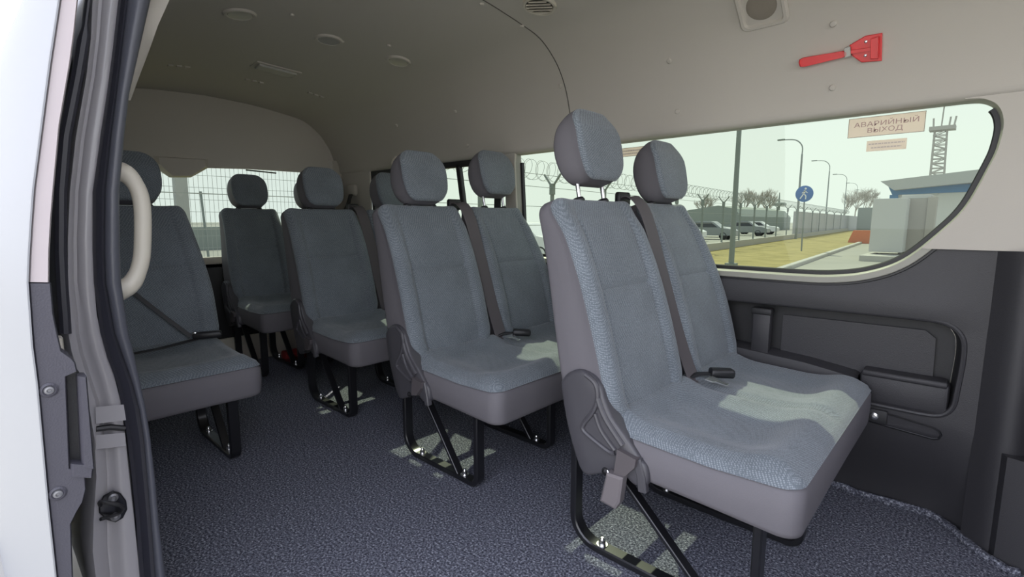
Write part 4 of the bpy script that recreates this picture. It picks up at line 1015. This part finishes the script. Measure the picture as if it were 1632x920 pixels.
bx2(1430, 304, 1495, 311, YB2-.06, .1, 'vent_strip', M['cab'], bl)
bx2(1418, 311, 1428, 345, YB2-.12, .2, 'blue_pipe', M['blue'], bl, True)
cb = empty('equipment_cabinet', un(1412, 408, 'Z', GZ)); tag(cb, 'tall white equipment cabinet on a concrete pad in front of the building', 'cabinet')
YC2 = 25.0
def cbx(u0, v0, u1, v1, Y_, dep, name, m, par=cb):
    a, b_ = un(u0, v0, 'Y', Y_), un(u1, v1, 'Y', Y_); return child(MB().box((a.x, Y_, min(a.z, b_.z)), (b_.x, Y_+dep, max(a.z, b_.z)), bev=.02).build(name, m, smooth=20), par)
cbx(1392, 317, 1437, 403, YC2, 1.2, 'body', M['cab']); 
for u in (1397, 1433): cbx(u-2, 403, u+2, 410, YC2+.1, .1, 'foot', M['blackmetal'])
cb2 = empty('equipment_cabinet', un(1460, 408, 'Z', GZ)); tag(cb2, 'beige equipment cabinet with a dark frame, right of the tall white cabinet', 'cabinet')
cbx(1437, 314, 1482, 404, YC2+1.3, 1.4, 'body', M['cabs'], cb2); cbx(1437.5, 311, 1484, 316, YC2+1.28, 1.5, 'top', M['cab'], cb2); cbx(1479, 314, 1484, 404, YC2+1.24, .1, 'door_frame', M['tree'], cb2)
a = un(1366, 413, 'Z', GZ+.1); o = MB().box((a.x, 23.6, GZ), (a.x+3.5, 27.5, GZ+.22)).build('concrete_pad', M['kerb'], smooth=0); tag(o, 'low concrete pad under the white equipment cabinets', 'slab')
# lattice tower
YT = 90; pt = empty('radio_tower', (un(1497, 270, 'Y', YT).x, YT, GZ)); tag(pt, 'tall pale lattice tower with a platform and antennas', 'tower')
tx = un(1500, 205, 'Y', YT).x-pt.location.x; zt = un(1503, 208, 'Y', YT).z-GZ; tw = .75
mb = MB()
for sx_ in (-1, 1):
    for sy_ in (-1, 1): mb.tube([(sx_*tw*1.1, sy_*tw, 0), (tx+sx_*tw*.85, sy_*tw*.7, zt)], .12, 4)
kn = 22
for i in range(kn):
    z0, z1 = zt*i/kn, zt*(i+1)/kn; x0, x1 = tx*i/kn, tx*(i+1)/kn; s_ = 1 if i % 2 else -1
    for sy_ in (-1, 1):
        mb.tube([(x0-s_*tw, sy_*tw*.85, z0), (x1+s_*tw*.9, sy_*tw*.85, z1)], .07, 4); mb.tube([(x1-tw*.9, sy_*tw*.85, z1), (x1+tw*.9, sy_*tw*.85, z1)], .07, 4)
mb.build('lattice', M['tower'], pt, smooth=0)
MB().box((tx-1.2, -1.0, zt), (tx+1.5, 1.0, zt+.5)).build('platform', M['tower'], pt, smooth=0)
mb = MB(); mb.tube([(tx, 0, zt), (tx+.1, 0, zt+4.2)], .09, 5)
for dx in (-.8, 1.3, .8): mb.tube([(tx+dx, 0, zt+.5), (tx+dx*1.1, 0, zt+1.7)], .11, 5)
mb.build('antennas', M['tower'], pt, smooth=0)
# orange-white barrier
q = un(1376, 388, 'Z', GZ); o = MB().loft([[(q.x-.9, y2, GZ), (q.x+1.1, y2, GZ), (q.x+.9, y2, GZ+.9), (q.x-.6, y2, GZ+.9)] for y2 in (q.y-.4, q.y+.4)]).build('road_barrier', M['orange'], smooth=0); tag(o, 'orange plastic road barrier at the end of the kerb', 'barrier')
# grey wall along the road beyond the lamps
yF0, yF1 = 50, 170
o = MB().loft([[Vector((fx(y_)-.3, y_, GZ)), Vector((fx(y_)-.3, y_, GZ+2.4)), Vector((fx(y_)-.5, y_, GZ+2.4)), Vector((fx(y_)-.5, y_, GZ))] for y_ in (yF0, yF1)]).build('boundary_wall', M['wallg'], smooth=0); tag(o, 'hazy grey boundary wall running along the road behind the blue sign', 'wall')
q = un(1385, 345, 'Y', 95); o = MB().box((q.x-1.5, 95, GZ), (q.x+3, 99, un(1385, 331, 'Y', 95).z)).build('dark_shed', M['far'], smooth=0); tag(o, 'small dark shed left of the white cabinet in the distance', 'shed')
# hangar and low roofs behind the car park
a = un(1118, 345, 'Y', 75); b_ = un(1170, 345, 'Y', 75); zt2 = un(1145, 333, 'Y', 75).z; zr = un(1150, 332, 'Y', 75).z
sec = [(a.x-6, GZ), (a.x-6, zr-1.2), (a.x-2, zr-.2), ((a.x+b_.x)/2, zr+.4), (b_.x, zr-.1), (b_.x+1, zr-1.2), (b_.x+1, GZ)]
o = MB().loft([[(x_, y2, z_) for x_, z_ in sec] for y2 in (75, 100)]).build('hangar', M['far'], smooth=0); tag(o, 'dark green-grey hangar with a rounded roof beyond the parked cars', 'building')
# parked cars beyond the fence
def car(x_, y_, m, lb, L_=4.4, H_=1.5, rz_=.1):
    r_ = empty('parked_car', (x_, y_, GZ), (0, 0, rz_)); tag(r_, lb, 'car', 'parked cars beyond the fence')
    pf = [(-L_/2, .35), (-L_/2, .85), (-L_*.42, .95), (-L_*.30, 1.0), (L_*.25, 1.0), (L_*.44, .88), (L_/2, .75), (L_/2, .35)]
    MB().loft([[(x2, y2, z2) for x2, z2 in pf] for y2 in (-.85, .85)]).build('body', m, r_, smooth=20)
    pc = [(-L_*.36, .98), (-L_*.28, H_-.04), (-L_*.2, H_), (L_*.06, H_), (L_*.12, H_-.05), (L_*.26, .98)]
    cbn = MB().loft([[(x2, -.78, z2) if False else (x2, y2*(1 if z2 < 1.1 else .85), z2) for x2, z2 in pc] for y2 in (-.78, .78)]).build('cabin', m, r_, smooth=20)
    for y2 in (-.79, .79):
        MB().loft([[(-L_*.31, y2*1.0, 1.02), (L_*.20, y2*1.0, 1.02), (L_*.08, y2*.9, H_-.10), (-L_*.25, y2*.9, H_-.10)], [(-L_*.31, y2*.96, 1.02), (L_*.20, y2*.96, 1.02), (L_*.08, y2*.86, H_-.10), (-L_*.25, y2*.86, H_-.10)]]).build('side_window', M['carglass'], cbn, smooth=0)
    for x2 in (-L_*.31, L_*.31):
        for s_ in (-1, 1): MB().disc((x2, s_*.70, .33), (0, s_, 0), .33, .16, 20, prof=[(.33, 0), (.33, .14), (.22, .16), (.20, .12)]).build('wheel', M['black'], r_)
cl = [(-15.6, 31, 'w', 'white parked car nearest the outer front headrest'), (-17.5, 37, 'w', 'white parked car, second beyond the fence'), (-17.2, 43, 'g', 'grey parked car in the middle of the row'), (-19.5, 49, 'w', 'white parked car right of the grey one'),
      (-18.5, 56, 'g', 'grey parked car near the blue sign'), (-19.5, 63, 'w', 'farthest white parked car near the blue sign'), (-13.5, 15, 'w', 'white car glimpsed between second-row and front seat'), (-15.2, 26, 'g', 'grey parked car hidden behind the outer front seat')]
for x_, y_, k_, lb in cl: car(x_, y_, M['carw'] if k_ == 'w' else M['carg'], lb)
car(-20, 1.9, M['carw'], 'white car seen low in the rear window', rz_=1.4)
# bare trees on the horizon
def tree(x_, y_, H_, lb, seed, spread=.6):
    random.seed(seed); mb_ = MB(); r_ = empty('bare_tree', (x_, y_, GZ)); tag(r_, lb, 'tree', 'bare trees on the horizon')
    MB().tube([(0, 0, 0), (.1, 0, H_*.45)], [.2, .12], 6).build('trunk', M['tree'], r_)
    def br(p_, d_, L_, rr_, dep):
        q_ = p_+d_*L_; mb_.tube([p_, q_], [rr_, rr_*.6], 4)
        if dep:
            for _ in range(4):
                nd = (d_+Vector((random.uniform(-1, 1), random.uniform(-1, 1), random.uniform(-.3, .7)))*spread).normalized(); br(p_.lerp(q_, random.uniform(.5, 1)), nd, L_*random.uniform(.55, .8), rr_*.55, dep-1)
    for _ in range(5): br(Vector((.1, 0, H_*random.uniform(.3, .45))), Vector((random.uniform(-.7, .7), random.uniform(-.7, .7), 1)).normalized(), H_*.24, .10, 4)
    mb_.build('branches', M['tree'], r_, smooth=0)
tq = [(1185, 100, 8, 'bare tree left of the thick pole beyond the cars'), (1204, 105, 8.5, 'bare tree just right of the thick pole'), (1222, 110, 8, 'bare tree between the thick pole and blue sign'), (1345, 160, 10, 'bare tree between the third and fourth street lamps'), (1362, 150, 10.5, 'bare tree behind the fourth street lamp'), (1380, 155, 10, 'bare tree just left of the white cabinet'), (1122, 90, 6.5, 'low bare tree by the left end of the hangar')]
for i, (u, Y_, H_, lb) in enumerate(tq): tree(un(u, 345, 'Y', Y_).x, Y_, H_, lb, i+11)
q = un(1240, 345, 'Y', 150); pt = empty('distant_mast', (q.x, 150, GZ)); tag(pt, 'short distant mast with a small round platform, left of the blue sign', 'mast')
zt = un(1240, 328, 'Y', 150).z-GZ; MB().tube([(0, 0, 0), (0, 0, zt), (0, 0, zt+3.5)], [.5, .35, .1], 6).build('mast', M['far'], pt); MB().disc((0, 0, zt), (0, 0, 1), 1.8, .8, 14).build('platform', M['far'], pt)
# sunlit paving visible beside the open door is the ground itself
